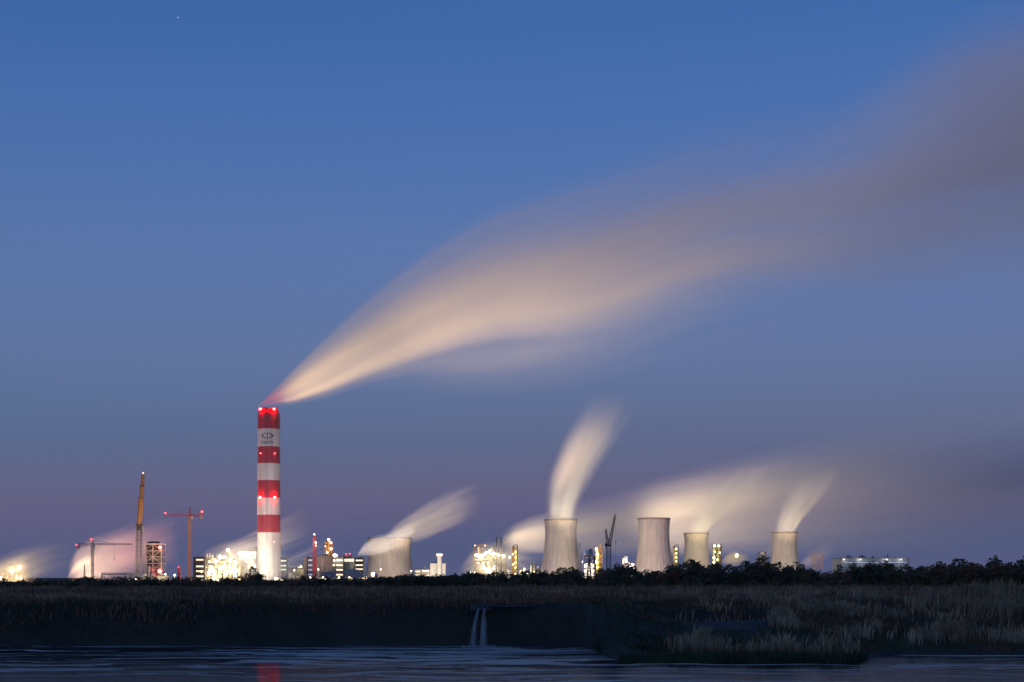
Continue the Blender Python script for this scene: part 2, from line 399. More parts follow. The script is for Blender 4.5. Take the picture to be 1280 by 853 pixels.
plume('smoke_plume', 'faint smoke veil sagging below the long chimney plume', 'smoke plume', 'x', SD + 60, [
    (430, 478, 10, .3), (500, 462, 32, .7), (580, 448, 50, .9), (660, 436, 62, .9), (760, 410, 74, .9), (860, 378, 82, .9), (960, 352, 86, .8), (1060, 335, 86, .6), (1180, 318, 80, .3), (1260, 306, 70, 0)],
    depth=.8, dens=.0042, streak=(2.4, 1.6), contrast=1.3, edge_n=.5, seed=31, step=.2, power=2.0)
plume('smoke_plume', 'dull mauve smoke cloud filling the upper right corner', 'smoke plume', 'x', SD + 160, [
    (900, 255, 20, .3), (980, 246, 66, .7), (1060, 226, 110, .9), (1140, 196, 150, 1), (1220, 172, 180, 1), (1300, 158, 200, 1), (1420, 140, 220, .6), (1540, 120, 220, 0)],
    depth=.7, dens=.0052, streak=(2.6, 1.5), contrast=1.2, edge_n=.5, seed=33, step=.15, power=1.6)
STEAM = 'steam clouds blowing from the plant'
plume('steam_plume', 'tall bright steam column leaving the largest central cooling tower', 'steam plume', 'z', 1250, [
    (650, 701, 20, 3.0), (640, 701.5, 22, 2.6), (620, 706, 27, 2.0), (600, 713, 31, 1.5), (575, 725, 35, 1.0), (550, 738, 39, .55), (530, 749, 40, .26), (512, 759, 40, .10), (492, 770, 38, 0)],
    depth=1, dens=.034, power=1.8, streak=(1.4, 1.8), contrast=.6, seed=2, group=STEAM)
plume('steam_plume', 'slanting steam plume above the broad squat cooling tower', 'steam plume', 'x', 1830, [
    (478, 676, 3, 1.6), (490, 671, 12, 2), (515, 660, 22, 1.6), (540, 648, 26, 1.2), (565, 637, 28, .7), (585, 629, 28, .25), (602, 622, 26, 0)],
    depth=1, dens=.034, streak=(1.8, 2.2), seed=3, group=STEAM)
plume('steam_plume', 'low steam wisp curling over the left rim of the broad squat tower', 'steam plume', 'x', 1700, [
    (447, 694, 2, 1.6), (452, 689, 7, 1.6), (465, 683, 14, 1.3), (482, 679, 16, 1.0), (500, 672, 17, .5), (515, 664, 17, 0)],
    depth=1, dens=.045, streak=(1.5, 2.0), seed=4, group=STEAM)
plume('steam_plume', 'wide hazy steam bank drifting behind the cooling towers to the frame edge', 'steam plume', 'x', 1950, [
    (604, 692, 4, 2.2), (615, 684, 13, 1.9), (650, 672, 24, 1.3), (700, 664, 34, 1.0), (760, 656, 44, .85), (850, 642, 58, .75), (930, 630, 70, .68), (1030, 617, 82, .58), (1150, 603, 92, .48), (1300, 588, 98, .38), (1420, 577, 100, 0)],
    depth=1.2, dens=.018, streak=(1.2, 1.6), contrast=.5, seed=5, group=STEAM, step=.2)
plume('steam_plume', 'thin steam streak low beside the refinery columns', 'steam plume', 'x', 1700, [
    (636, 698, 3, .6), (645, 697, 7, 1), (670, 698, 7, .8), (700, 701, 6, .4), (715, 702, 5, 0)], depth=1, dens=.02, seed=6, group=STEAM)
plume('steam_plume', 'soft steam leaning right from the cream cooling tower', 'steam plume', 'z', 1650, [
    (668, 872, 15, 1.6), (655, 880, 20, 1.4), (635, 895, 27, 1.0), (615, 914, 31, .6), (595, 934, 32, .2), (580, 948, 30, 0)], depth=1.1, dens=.040, power=1.8, seed=7, group=STEAM)
plume('steam_plume', 'steam leaning right from the cooling tower farthest to the right', 'steam plume', 'z', 1600, [
    (667, 981, 15, 2.0), (655, 986, 19, 1.7), (635, 997, 26, 1.2), (615, 1011, 30, .8), (598, 1022, 31, .3), (582, 1030, 30, 0)], depth=1, dens=.034, power=1.8, seed=8, group=STEAM)
plume('steam_plume', 'glowing orange steam dome beside the greenish lit columns', 'steam plume', 'x', 1500, [
    (902, 702, 2, 1), (908, 700, 8, 1.6), (918, 698, 11, 1.6), (930, 698, 8, .8), (940, 698, 4, 0)], depth=1, dens=.09, seed=9, group=STEAM)
plume('steam_plume', 'small steam wisp between the tall bush and the farthest right tower', 'steam plume', 'x', 1750, [
    (940, 706, 2, 1), (948, 700, 8, 1.5), (960, 692, 11, 1.2), (972, 682, 12, .6), (985, 676, 10, 0)], depth=1, dens=.03, seed=10, group=STEAM)
plume('steam_plume', 'short pinkish steam puff right of the farthest right tower', 'steam plume', 'x', 1650, [
    (998, 706, 2, .8), (1006, 703, 8, 1.2), (1018, 697, 12, .9), (1032, 690, 13, .5), (1045, 686, 10, 0)], depth=1, dens=.03, seed=11, group=STEAM)
plume('steam_plume', 'warm steam fan over the lamps at the far left edge', 'steam plume', 'x', 1500, [
    (-70, 735, 10, 1.2), (-20, 724, 24, 1.4), (10, 716, 28, 1.2), (40, 705, 28, .8), (70, 696, 28, .35), (100, 690, 26, 0)], depth=1, dens=.022, seed=12, group=STEAM, contrast=1.0)
plume('steam_plume', 'pink steam cloud behind the round steel ring', 'steam plume', 'x', 1350, [
    (84, 724, 3, .5), (92, 714, 20, 1.1), (110, 704, 34, 1.2), (135, 696, 36, 1.0), (165, 688, 40, .75), (195, 680, 42, .35), (225, 674, 42, 0)], depth=1, dens=.024, power=2.4, streak=(1.4, 2.0), seed=13, group=STEAM)
plume('steam_plume', 'cream steam streaming up behind the base of the striped chimney', 'steam plume', 'x', 1330, [
    (270, 695, 3, 1.0), (285, 690, 10, 1.3), (310, 683, 18, 1.1), (340, 674, 24, .8), (365, 665, 28, .3), (390, 655, 28, 0)], depth=1, dens=.032, seed=14, group=STEAM)
plume('steam_plume', 'faint steam rising behind the grey pipe gallery right of the chimney', 'steam plume', 'x', 1500, [
    (352, 704, 3, .8), (365, 699, 8, 1.0), (385, 692, 11, .8), (405, 684, 13, .4), (425, 676, 13, 0)], depth=1, dens=.02, seed=15, group=STEAM)

plume('steam_plume', 'thin glowing mist drifting through the dazzling process unit', 'steam plume', 'x', 1196, [
    (236, 725, 8, .2), (250, 716, 24, .8), (275, 708, 32, 1), (300, 704, 34, 1), (330, 706, 34, .8), (360, 712, 28, .4), (380, 716, 20, 0)], depth=.9, dens=.022, seed=21, group=STEAM, contrast=.4, power=1.2)
plume('steam_plume', 'thin glowing mist drifting through the refinery unit', 'steam plume', 'x', 1398, [
    (570, 722, 8, .2), (585, 712, 22, .8), (605, 704, 30, 1), (630, 704, 30, 1), (655, 708, 24, .6), (680, 712, 16, 0)], depth=.9, dens=.020, seed=22, group=STEAM, contrast=.4, power=1.2)
# ------------------------------------------------------------------ chimney
def chimney():
    D = SD; cx, cyy = X(336, D), D
    t = thing('striped_chimney', 'tall red and white striped chimney with a navy and red emblem', 'chimney', (cx, cyy, GZ))
    rtop, rbot = 13.6 / F * D, 14.9 / F * D; ztop = Z(510, D)
    def rad(z): return rbot + (rtop - rbot) * max(0, (z - GZ) / (ztop - GZ)) ** .7
    ys = [517, 537, 559, 580, 601, 623, 644, 666, 728]
    kinds = ['stack_red', 'stack_white', 'stack_red', 'stack_white', 'stack_red', 'stack_white', 'stack_red', 'stack_white']
    for i in range(8):
        z1, z0 = Z(ys[i], D), (Z(ys[i + 1], D) if i < 7 else GZ - .5)
        k = 14 if i == 7 else 3
        prof = [(rad(z0 + (z1 - z0) * j / k), z0 + (z1 - z0) * j / k) for j in range(k + 1)]
        MB().lathe(prof, (cx, cyy, 0), 64).build('red_band' if 'red' in kinds[i] else ('white_band' if i < 7 else 'concrete_shaft'), kinds[i], t, True)
    # the cap: a recessed collar and two flue ends
    MB().lathe([(rtop, Z(517, D)), (rtop - .9, Z(517, D) + .01), (rtop - .9, Z(512.5, D)), (rtop - 1.6, Z(512.4, D)), (rtop - 1.6, Z(515.5, D)), (.01, Z(515.4, D))], (cx, cyy, 0), 64).build('cap_collar', 'stack_red', t, True)
    for s in (-1, 1):
        MB().lathe([(3.4, 0), (3.4, 4.0), (3.0, 4.0), (3.0, .2), (.01, .2)], (cx + s * 4.1, cyy, Z(515.4, D)), 24).build('flue', 'rust', t, True)
    for k in range(12):
        a = 2 * math.pi * (k + .5) / 12; r = rad(Z(524, D)) + .04
        ux, uy = math.cos(a), math.sin(a); tx, ty = -uy, ux; z = Z(524, D); vs = []
        for rr_ in (r - .5, r + .25):
            for sx, sz in ((-.9, -1.1), (.9, -1.1), (.9, 1.1), (-.9, 1.1)): vs.append((cx + ux * rr_ + tx * sx, cyy + uy * rr_ + ty * sx, z + sz))
        MB().add(vs, [(4, 5, 6, 7), (0, 1, 5, 4), (1, 2, 6, 5), (2, 3, 7, 6), (3, 0, 4, 7)]).build('vent', 'brick', t)
    def on(px, py, off):
        dx = (px - 336) / F * D; z = Z(py, D); r = rad(z) + off
        return (cx + dx, cyy - math.sqrt(max(r * r - dx * dx, 1)), z)
    for px, py, rr_, pw in ((328, 513, 1.55, 450), (344.5, 513, 1.55, 450), (328, 568, .75, 60), (345.5, 568, .75, 60), (327.5, 622.4, 1.6, 900), (345.5, 622.4, 1.6, 900), (345, 678, .7, 40)):
        p = on(px, py, .7)
        la = MB().ball(p, rr_, 12, 8, .8).build('aircraft_lamp', 'lamp_beacon' if rr_ > 1 else 'lamp_red', t, True)
        MB().ball((p[0], p[1] - rr_ * .75, p[2]), rr_ * .5, 10, 6, .9).build('bulb', 'lamp_red_core', la, True)
        point((p[0], p[1] - 2.5, p[2]), pw, (1, .03, .03), .5)
    # emblem: a navy ring crossed by a red bar, and the word below it, wrapped round the shaft
    def wrap(pts2, zc):                                       # (dx, dz) metres on the front of the shaft
        o = []
        for dx, dz in pts2:
            r = rad(zc + dz) + .14; a = dx / r; o.append((cx + r * math.sin(a), cyy - r * math.cos(a), zc + dz))
        return o
    zc = Z(546, D); n = 48; vs = []; fs = []; keep = []
    for k in range(n):
        a = 2 * math.pi * k / n
        wd = .55 + .5 * abs(math.cos(a))
        vs.append(((5.2) * math.cos(a), 2.3 * math.sin(a))); vs.append(((5.2 - wd * 1.25) * math.cos(a), (2.3 - wd * .8) * math.sin(a)))
    for k in range(n): 
        dx = vs[2 * k][0] + .3
        if abs(dx) > .75: fs.append((2 * k, 2 * k + 1, (2 * k + 3) % (2 * n), (2 * k + 2) % (2 * n)))
    MB().add(wrap([(x + .3, z) for x, z in vs], zc), fs).build('emblem_ring', 'logo_blue', t)
    sq = []
    for j in range(9): z = -4.0 + j * .84; sq += [(-.05, z), (.65, z)]
    MB().add(wrap(sq, zc), [(2 * j, 2 * j + 1, 2 * j + 3, 2 * j + 2) for j in range(8)]).build('emblem_bar', 'logo_red', t)
    cu = bpy.data.curves.new('word', 'FONT'); cu.body = 'PUŁAWY'; cu.align_x = 'CENTER'; cu.align_y = 'CENTER'; cu.size = 4.0; cu.offset = .05; cu.resolution_u = 3
    to = bpy.data.objects.new('word', cu); COL.objects.link(to); bpy.context.view_layer.update()
    me = bpy.data.meshes.new_from_object(to.evaluated_get(bpy.context.evaluated_depsgraph_get()))
    wmax = max(abs(v.co.x) for v in me.vertices); pts = [(v.co.x * 5.4 / wmax + .3, v.co.y) for v in me.vertices]
    MB().add(wrap(pts, Z(554.6, D)), [tuple(p.vertices) for p in me.polygons]).build('lettering', 'logo_blue', t)
    bpy.data.objects.remove(to); bpy.data.meshes.remove(me)
    MB().box(cx - rbot - .9, cx - rbot + .8, cyy - 3.5, cyy - .5, Z(702, D), Z(684, D)).build('cable_duct', 'dark', t)
    return t
chimney()
# floodlights at the foot of the chimney, then unseen uplights added for the smoke
spot((X(312, 1130), 1130, 9), (X(336, SD), SD, 85), 1.15e5, 95, (1, .86, .78), 2)
spot((X(356, 1140), 1140, 9), (X(336, SD), SD, 85), 0.95e5, 95, (1, .86, .78), 2)
spot((X(342, 1196), 1196, 7), (X(338, SD), SD, 25), 1.0e4, 110, (1, .80, .50), 1)
spot((X(306, 1262), 1264, 18), (X(460, SD), SD, 195), 3.1e6, 75, (1, .64, .26), 3)
spot((X(440, 1262), 1264, 18), (X(520, SD), SD, 230), 1.9e6, 85, (1, .66, .34), 3)
spot((X(620, 1300), 1300, 40), (X(700, SD), SD, 280), 1.9e6, 85, (1, .66, .38), 3)

# ------------------------------------------------------------------ cooling towers
def tower(px, ptop, halfw, D, label, flare=.98):
    cx = X(px, D); zt = Z(ptop, D); H = zt - GZ; rt = halfw / F * D
    t = thing('cooling_tower', label, 'cooling tower', (cx, D, GZ), 'concrete cooling towers')
    prof = []
    for j in range(25):
        f = j / 24; z = GZ + 4 + (H - 4) * f; q = (f - .80) / .80
        prof.append((rt * .965 * math.sqrt(1 + flare * q * q) + (rt * .035 * max(0, (f - .8) / .2)), z))
    MB().lathe(prof, (cx, D, 0), 128, .17, 4).build('shell', 'concrete', t, False)
    MB().lathe([(rt * .97, zt - 8), (rt * .97, zt - .3)], (cx, D, 0), 64).build('inner_wall', 'concrete', t, True)
    MB().lathe([(rt - .3, zt - 1.2), (rt + .75, zt - 1.2), (rt + .75, zt + .5), (rt - .9, zt + .5), (rt - .9, zt - 1.2)], (cx, D, 0), 64).build('rim', 'brick', t, True)
    rb = prof[0][0]; mb = MB()
    for k in range(36):
        a0 = 2 * math.pi * k / 36
        for s in (-1, 1):
            a1 = a0 + s * math.pi / 36
            mb.tube((cx + (rb + 1) * math.cos(a0), D + (rb + 1) * math.sin(a0), GZ - .2), (cx + rb * math.cos(a1), D + rb * math.sin(a1), GZ + 4.2), .35, .35, 5)
    mb.build('leg_ring', 'concrete', t)
    return t
tower(487, 673, 27.0, 1830, 'broad squat cooling tower with steam spilling over its left rim', .36)
tower(701, 650, 20.0, 1250, 'cooling tower under the tall bright steam column')
tower(817.5, 648.5, 19.6, 1250, 'pinkish cooling tower without steam beside the lattice crane')
tower(870.5, 667, 15.0, 1650, 'cream cooling tower between two lit columns')
tower(981, 666, 15.6, 1600, 'ribbed cooling tower standing farthest to the right')
W1 = (1, .80, .62)
spot((X(494, 1640), 1640, 8), (X(488, 1800), 1800, 28), 6.5e5, 90, W1)
spot((X(690, 1130), 1130, 9), (X(703, 1250), 1250, 45), 4.6e5, 110, (1, .80, .70))
spot((X(822, 1120), 1120, 9), (X(815, 1250), 1250, 45), 4.2e5, 110, (1, .72, .65))
spot((X(868, 1530), 1530, 8), (X(870, 1650), 1650, 35), 4.2e5, 110, (1, .82, .52))
spot((X(985, 1490), 1490, 8), (X(981, 1600), 1600, 40), 3.8e5, 110, W1)
# lights added for the steam, mostly unseen, some of them inside the towers
spot((X(701, 1250), 1250, 8), (X(708, 1250), 1250, 110), 3e5, 40, (1, .82, .52), 3)
spot((X(650, 1100), 1100, 8), (X(724, 1250), 1250, 104), 1.4e6, 34, (1, .80, .42), 3)
spot((X(600, 1900), 1880, 20), (X(760, 1950), 1950, 80), 2.4e6, 80, (1, .73, .44), 3)
spot((X(840, 1900), 1850, 20), (X(900, 1950), 1950, 90), 2.2e6, 120, (1, .72, .44), 3)
spot((X(981, 1600), 1600, 12), (X(990, 1600), 1600, 100), 2.5e5, 60, (1, .78, .50), 3)
spot((X(960, 1440), 1440, 8), (X(1004, 1600), 1600, 108), 1.5e6, 36, (1, .74, .40), 3)
spot((X(870.5, 1650), 1650, 12), (X(882, 1650), 1650, 95), 2.5e5, 60, (1, .80, .46), 3)
spot((X(850, 1490), 1490, 8), (X(895, 1650), 1650, 104), 1.5e6, 36, (1, .78, .38), 3)
spot((X(492, 1830), 1830, 12), (X(505, 1830), 1830, 95), 3e5, 60, (1, .76, .56), 3)
spot((X(500, 1660), 1660, 8), (X(540, 1830), 1830, 92), 1.9e6, 40, (1, .72, .46), 3)
spot((X(440, 1600), 1590, 8), (X(470, 1700), 1700, 46), 5e5, 50, (1, .76, .54), 3)
point((X(466, 1650), 1650, Z(716, 1650)), 60000, (1, .84, .58), 1.5)
point((X(915, 1470), 1470, Z(700, 1470)), 60000, (1, .70, .25), 1.5)
point((X(948, 1730), 1710, Z(706, 1730)), 50000, (1, .75, .40), 1.5)
point((X(1004, 1640), 1620, Z(708, 1640)), 50000, (1, .66, .45), 1.5)
point((X(15, 1480), 1470, Z(722, 1480)), 60000, (1, .66, .26), 1.5)
point((X(110, 1350), 1320, Z(716, 1350)), 300000, (1, .64, .38), 1.5)
point((X(184, 1340), 1310, Z(702, 1340)), 170000, (1, .18, .17), 1.5)
point((X(296, 1330), 1296, Z(716, 1330)), 110000, (1, .74, .48), 1.5)
point((X(352, 1330), 1300, Z(708, 1330)), 60000, (1, .74, .50), 1.5)
point((X(375, 1500), 1470, Z(703, 1500)), 60000, (1, .78, .50), 1.5)
point((X(640, 1700), 1680, Z(704, 1700)), 50000, (1, .80, .50), 1.5)

# ------------------------------------------------------------------ plant building kit
def pbox(x0, x1, y0, y1, D, dep, mb=None, d0=0.0):
    """a box seen from pixel x0..x1, y0 (top)..y1 (bottom) with its front face at distance D + d0"""
    return (mb or MB()).box(X(x0, D), X(x1, D), D + d0, D + d0 + dep, Z(y1, D), Z(y0, D))
def frame(par, x0, x1, y0, y1, D, dep, nx, nl, m='steel', r=.28, brace=True):
    mb = MB(); xs = np.linspace(X(x0, D), X(x1, D), nx + 1); zs = np.linspace(Z(y1, D), Z(y0, D), nl + 1)
    for yy in (D, D + dep):
        for x in xs: mb.tube((x, yy, zs[0]), (x, yy, zs[-1]), r, r, 4)
        for z in zs[1:]: mb.tube((xs[0], yy, z), (xs[-1], yy, z), r * .8, r * .8, 4)
        if brace:
            for i in range(nx):
                for j in range(nl):
                    if (i + j) % 2: mb.tube((xs[i], yy, zs[j]), (xs[i + 1], yy, zs[j + 1]), r * .5, r * .5, 4)
                    else: mb.tube((xs[i + 1], yy, zs[j]), (xs[i], yy, zs[j + 1]), r * .5, r * .5, 4)
    for x in xs:
        for z in zs[1:]: mb.tube((x, D, z), (x, D + dep, z), r * .7, r * .7, 4)
    return mb.build('steel_frame', m, par)
def deck(par, x0, x1, y, D, dep, m='steel'):
    xa, xb, z = X(x0, D), X(x1, D), Z(y, D)
    o = MB().box(xa - .4, xb + .4, D - .5, D + dep + .5, z - .15, z + .1).build('platform', m, par)
    mb = MB()
    for h in (.6, 1.15):
        mb.tube((xa - .4, D - .5, z + h), (xb + .4, D - .5, z + h), .06, .06, 4)
    k = max(2, int((xb - xa) / 2.5))
    for i in range(k + 1): mb.tube((xa - .4 + (xb - xa + .8) * i / k, D - .5, z + .1), (xa - .4 + (xb - xa + .8) * i / k, D - .5, z + 1.15), .06, .06, 4)
    mb.build('railing', m, o)
def vessel(par, px, y0, y1, rp, D, m='pale', dy=0.0, name='vessel'):
    r = rp / F * D; x = X(px, D); z0, z1 = Z(y1, D), Z(y0, D); cap = min(r, (z1 - z0) * .3)
    prof = [(.01, z0)] + [(r, z0)] + [(r, z1 - cap)] + [(max(r * math.cos(a), .01), z1 - cap + cap * math.sin(a)) for a in np.linspace(.2, math.pi / 2, 6)]
    return MB().lathe(prof, (x, D + dy, 0), 20).build(name, m, par, True)
def pipe(par, pts, rp, D, m='pale', dy=0.0):
    return MB().path([(X(a, D), D + dy, Z(b, D)) for a, b in pts], rp / F * D, 8).build('pipe', m, par, True)
def strip_windows(par, x0, x1, ys, h, D, m='glass_lit', nm=3, light=0):
    for y in ys:
        o = pbox(x0, x1, y - h / 2 - .35, y + h / 2 + .35, D, .3, None, -.32).build('window_frame', 'dark', par)
        pbox(x0 + .3, x1 - .3, y - h / 2, y + h / 2, D, .1, None, -.42).build('window_pane', m, o)
        mb = MB()
        for i in range(1, nm): q = x0 + .3 + (x1 - x0 - .6) * i / nm; pbox(q - .12, q + .12, y - h / 2, y + h / 2, D, .12, mb, -.56)
        mb.build('mullion', 'dark', o)
def building(name, label, cat, x0, x1, y0, D, dep, m, roofm='roof', group=None):
    t = thing(name, label, cat, (X((x0 + x1) / 2, D), D + dep / 2, GZ), group)
    xa, xb, zt = X(x0, D), X(x1, D), Z(y0, D)
    MB().box(xa, xb, D, D + dep, GZ - .3, zt).build('wall', m, t)
    MB().box(xa - .25, xb + .25, D - .25, D + dep + .25, zt + .004, zt + .5).build('roof_edge', roofm, t)
    mb = MB(); n = max(2, int((xb - xa) / 4))
    for i in range(1, n): q = xa + (xb - xa) * i / n; mb.box(q - .12, q + .12, D - .14, D - .004, GZ, zt - .05)
    if n > 1: mb.build('wall_ribs', m, t)
    rr_ = random.Random(int(x0 * 10)); L = xb - xa
    for k in range(max(1, int(L / 5))):
        q = xa + L * rr_.uniform(.1, .9); wv, hv, dv_ = rr_.uniform(.6, 1.6), rr_.uniform(.7, 2.2), dep * rr_.uniform(.1, .6)
        if rr_.random() < .6: MB().box(q - wv, q + wv, D + dv_, D + dv_ + 2, zt + .501, zt + .5 + hv).build('roof_unit', 'grey' if rr_.random() < .5 else 'steel', t)
        else: MB().tube((q, D + dv_, zt + .45), (q, D + dv_, zt + 1 + hv * 1.6), .28, .28, 7).build('vent_pipe', 'steel', t)
    for k in range(int(L / 7)):
        q = xa + L * rr_.uniform(.08, .92); z1 = GZ + (zt - GZ) * rr_.uniform(.5, 1.05)
        MB().tube((q, D - .45, GZ), (q, D - .45, z1), .22, .22, 6).build('wall_pipe', 'pale' if rr_.random() < .5 else 'steel', t)
    return t
def tower_crane(label, px, ymast, D, jib_l, jib_r, apex, mast_m, jib_m, w=1.9):
    x = X(px, D); t = thing('tower_crane', label, 'tower crane', (x, D, GZ))
    zj = Z(ymast, D)
    MB().lattice((x, D, GZ - .2), (x, D, zj), w, w, max(6, int((zj - GZ) / 2.6)), .20).build('mast', mast_m, t)
    L, Rr = X(jib_l, D), X(jib_r, D)
    xl, xs = (L, Rr) if abs(L - x) > abs(Rr - x) else (Rr, L)            # long jib end, short counter jib end
    MB().lattice((x, D, zj + .8), (xl, D, zj + .8), 1.5, 1.0, max(8, int(abs(xl - x) / 2.2)), .13, (0, 1, 0), True).build('jib', jib_m, t)
    MB().lattice((x, D, zj + .7), (xs, D, zj + .7), 1.5, 1.5, max(4, int(abs(xs - x) / 2.5)), .14).build('counter_jib', jib_m, t)
    s = 1 if xs > x else -1
    MB().box(min(xs, xs - s * 2.6), max(xs, xs - s * 2.6), D - .9, D + .9, zj - 2.2, zj + .3).build('counterweight', 'grey', t)
    za = Z(apex, D)
    MB().lattice((x, D, zj), (x, D, za), 1.5, .3, 4, .13).build('apex_tower', jib_m, t)
    mb = MB(); mb.tube((x, D, za), (x + (xl - x) * .62, D, zj + 1.4), .07, .07, 4); mb.tube((x, D, za), (xs, D, zj + .9), .07, .07, 4); mb.build('tie_rod', 'dark', t)
    MB().box(x + .9, x + 2.5, D - 1, D + .6, zj - 2.2, zj).build('cab', 'pale', t)
    q = x + (xl - x) * .55
    mb = MB(); mb.tube((q, D, zj), (q, D, zj - 9), .05, .05, 4); mb.box(q - .3, q + .3, D - .2, D + .2, zj - 10, zj - 9); mb.build('hoist_hook', 'dark', t)
    return t

# --- far left: lamp masts
for px, py, lab in ((1.5, 722, 'lamp mast at the very left edge of the plant'), (16, 713, 'second highest lamp mast in the far left cluster'), (25.5, 708.5, 'highest lamp mast in the far left cluster'),
                    (26.5, 722, 'lamp mast below the highest one in the far left cluster'), (17, 727, 'lowest lamp mast of the far left cluster')):
    D = 1480 + 6 * (px % 7)
    t = thing('lamp_mast', lab, 'lamp mast', (X(px, D), D, GZ), 'lamp masts at the far left')
    MB().tube((X(px, D), D, GZ - .2), (X(px, D), D, Z(py, D)), .3, .16, 6).build('pole', 'steel', t)
    MB().box(X(px, D) - 1.3, X(px, D) + 1.3, D - .3, D + .3, Z(py, D) + .1, Z(py, D) + .35).build('crossarm', 'steel', t)
    lamp(t, px, py + .8, D, 1.9 if py < 725 else 2.2, 'lamp', 9000, (1, .70, .32), -1.2)
t = thing('process_unit', 'low dark process unit among the lamps at the far left', 'process unit', (X(14, 1510), 1512, GZ))
frame(t, 0, 30, 716, 734, 1505, 12, 4, 2, 'rust'); vessel(t, 8, 720, 735, 2.2, 1512, 'pale'); vessel(t, 20, 718, 735, 1.8, 1512, 'pale')

# --- tower crane over the round tank
t = tower_crane('grey tower crane with long jib over the round steel ring', 115.5, 682, 1050, 165, 96, 676, 'steel', 'steel', 1.4)
lamp(t, 95.5, 681.3, 1050, .95, 'lamp_red', 250, (1, .04, .04)); lamp(t, 114, 674.5, 1050, .95, 'lamp_red', 250, (1, .04, .04))
# --- round tank with railed rim
D = 1080
t = thing('ring_frame', 'wide round open steel ring on columns before the pink steam', 'steel ring', (X(147, D), D, GZ))
rt = 27 / F * D; cx, cyy = X(147, D), D + rt
MB().lathe([(rt * .95, Z(718.9, D)), (rt * 1.03, Z(718.9, D)), (rt * 1.03, Z(717.7, D)), (rt * .95, Z(717.7, D)), (rt * .95, Z(718.9, D))], (cx, cyy, 0), 48).build('ring_beam', 'steel', t, True)
MB().lathe([(rt * .98, GZ - .2), (rt * 1.0, GZ + 1.2), (rt * .96, GZ + 1.2), (rt * .95, GZ - .2)], (cx, cyy, 0), 48).build('base_wall', 'grey', t, True)
mb = MB()
for h in (717.0, 716.2):
    for k in range(48):
        a, b2 = 2 * math.pi * k / 48, 2 * math.pi * (k + 1) / 48
        mb.tube((cx + rt * 1.03 * math.cos(a), cyy + rt * 1.03 * math.sin(a), Z(h, D)), (cx + rt * 1.03 * math.cos(b2), cyy + rt * 1.03 * math.sin(b2), Z(h, D)), .1, .1, 4, False)
mb.build('railing', 'steel', t)
for k in range(14):
    a = 2 * math.pi * (k + .5) / 14; px_, py_ = cx + rt * 1.0 * math.cos(a), cyy + rt * 1.0 * math.sin(a)
    MB().tube((px_, py_, GZ - .2), (px_, py_, Z(718, D)), .24, .24, 5).build('column', 'steel', t)
for px, rp in ((139, 2.6), (150, .9)): vessel(t, px, 720, 731, rp, D, 'grey', 20, 'inner_vessel')
t = thing('vessel_row', 'row of slim pale grey vessels between steel ring and mobile crane', 'vessels', (X(164, D), D, GZ))
for k, (px, y0, rp) in enumerate(((159.5, 717, 1.9), (163.4, 719, 1.2), (166.4, 716.5, 1.4), (169.2, 720, 1.0))): vessel(t, px, y0, 732, rp, D + 4 * k, 'grey' if k % 2 else 'pale')
spot((X(140, 1020), 1020, 5), (cx, cyy, 8), 25000, 110, (1, .78, .52), 1)
t = thing('lightning_mast', 'thin dark lattice mast left of the round steel ring', 'mast', (X(105.5, 1100), 1100, GZ))
MB().lattice((X(105.5, 1100), 1100, GZ), (X(105.5, 1100), 1100, Z(706, 1100)), 1.4, .3, 8, .12).build('lattice', 'dark', t)
MB().tube((X(105.5, 1100), 1100, Z(706, 1100)), (X(105.5, 1100), 1100, Z(703, 1100)), .1, .05, 5).build('rod', 'dark', t)
# --- telescopic mobile crane
D = 1120
t = thing('mobile_crane', 'tall orange telescopic mobile crane leaning slightly right', 'mobile crane', (X(173.5, D), D, GZ))
a, b, c, d_ = [(X(p, D), D, Z(q, D)) for p, q in ((173.2, 729), (174.0, 656), (176.2, 623), (178.8, 594))]
MB().lattice(a, b, 4.0, 3.4, 16, .36).build('lower_boom', 'steel', t)
MB().box(b[0] - 2.2, b[0] + 2.4, D - 1.4, D + 1.4, b[2] - 4.6, b[2] + .4).build('boom_head', 'dark', t)
MB().box(b[0] + 2.6, b[0] + 3.8, D - .8, D + .8, b[2] - 5.5, b[2] - 1.2).build('hook_block', 'grey', t)
mb = MB(); mb.tube(b, c, 2.2, 2.0, 4); mb.build('main_boom', 'yellow', t)
MB().tube(c, ((c[0] + d_[0]) / 2, D, (c[2] + d_[2]) / 2), 1.6, 1.5, 4).build('boom_section', 'yellow', t)
MB().tube(((c[0] + d_[0]) / 2, D, (c[2] + d_[2]) / 2), d_, 1.3, 1.15, 4).build('boom_section', 'yellow', t)
for q in (c, ((c[0] + d_[0]) / 2, D, (c[2] + d_[2]) / 2)): MB().box(q[0] - 1.9, q[0] + 1.9, D - 1.6, D + 1.6, q[2] - .5, q[2] + .4).build('boom_collar', 'rust', t)
MB().box(d_[0] - .9, d_[0] + 1.2, D - .9, D + .9, d_[2] - .2, d_[2] + 1.3).build('boom_tip', 'grey', t)
MB().ball((d_[0] + .3, D - .9, d_[2] + 1.6), .5, 8, 6).build('tip_lamp', 'lamp_red_core', t, True)
mb = MB(); mb.tube((b[0] + 3.2, D, b[2] - 1), (d_[0] + 1, D, d_[2] + 1), .08, .08, 4); mb.build('hoist_rope', 'dark', t)
MB().box(X(166, D), X(181, D), D - 1.6, D + 1.6, GZ + .6, GZ + 2.6).build('carrier', 'yellow', t)
for k in range(5):
    q = X(167.5 + 3 * k, D)
    MB().tube((q, D - 1.9, GZ + .62), (q, D - 1.3, GZ + .62), .62, .62, 12).build('wheel', 'dark', t)
MB().box(X(177, D), X(181, D), D - 1.5, D + 1.5, GZ + 2.6, GZ + 4.2).build('cab', 'yellow', t)
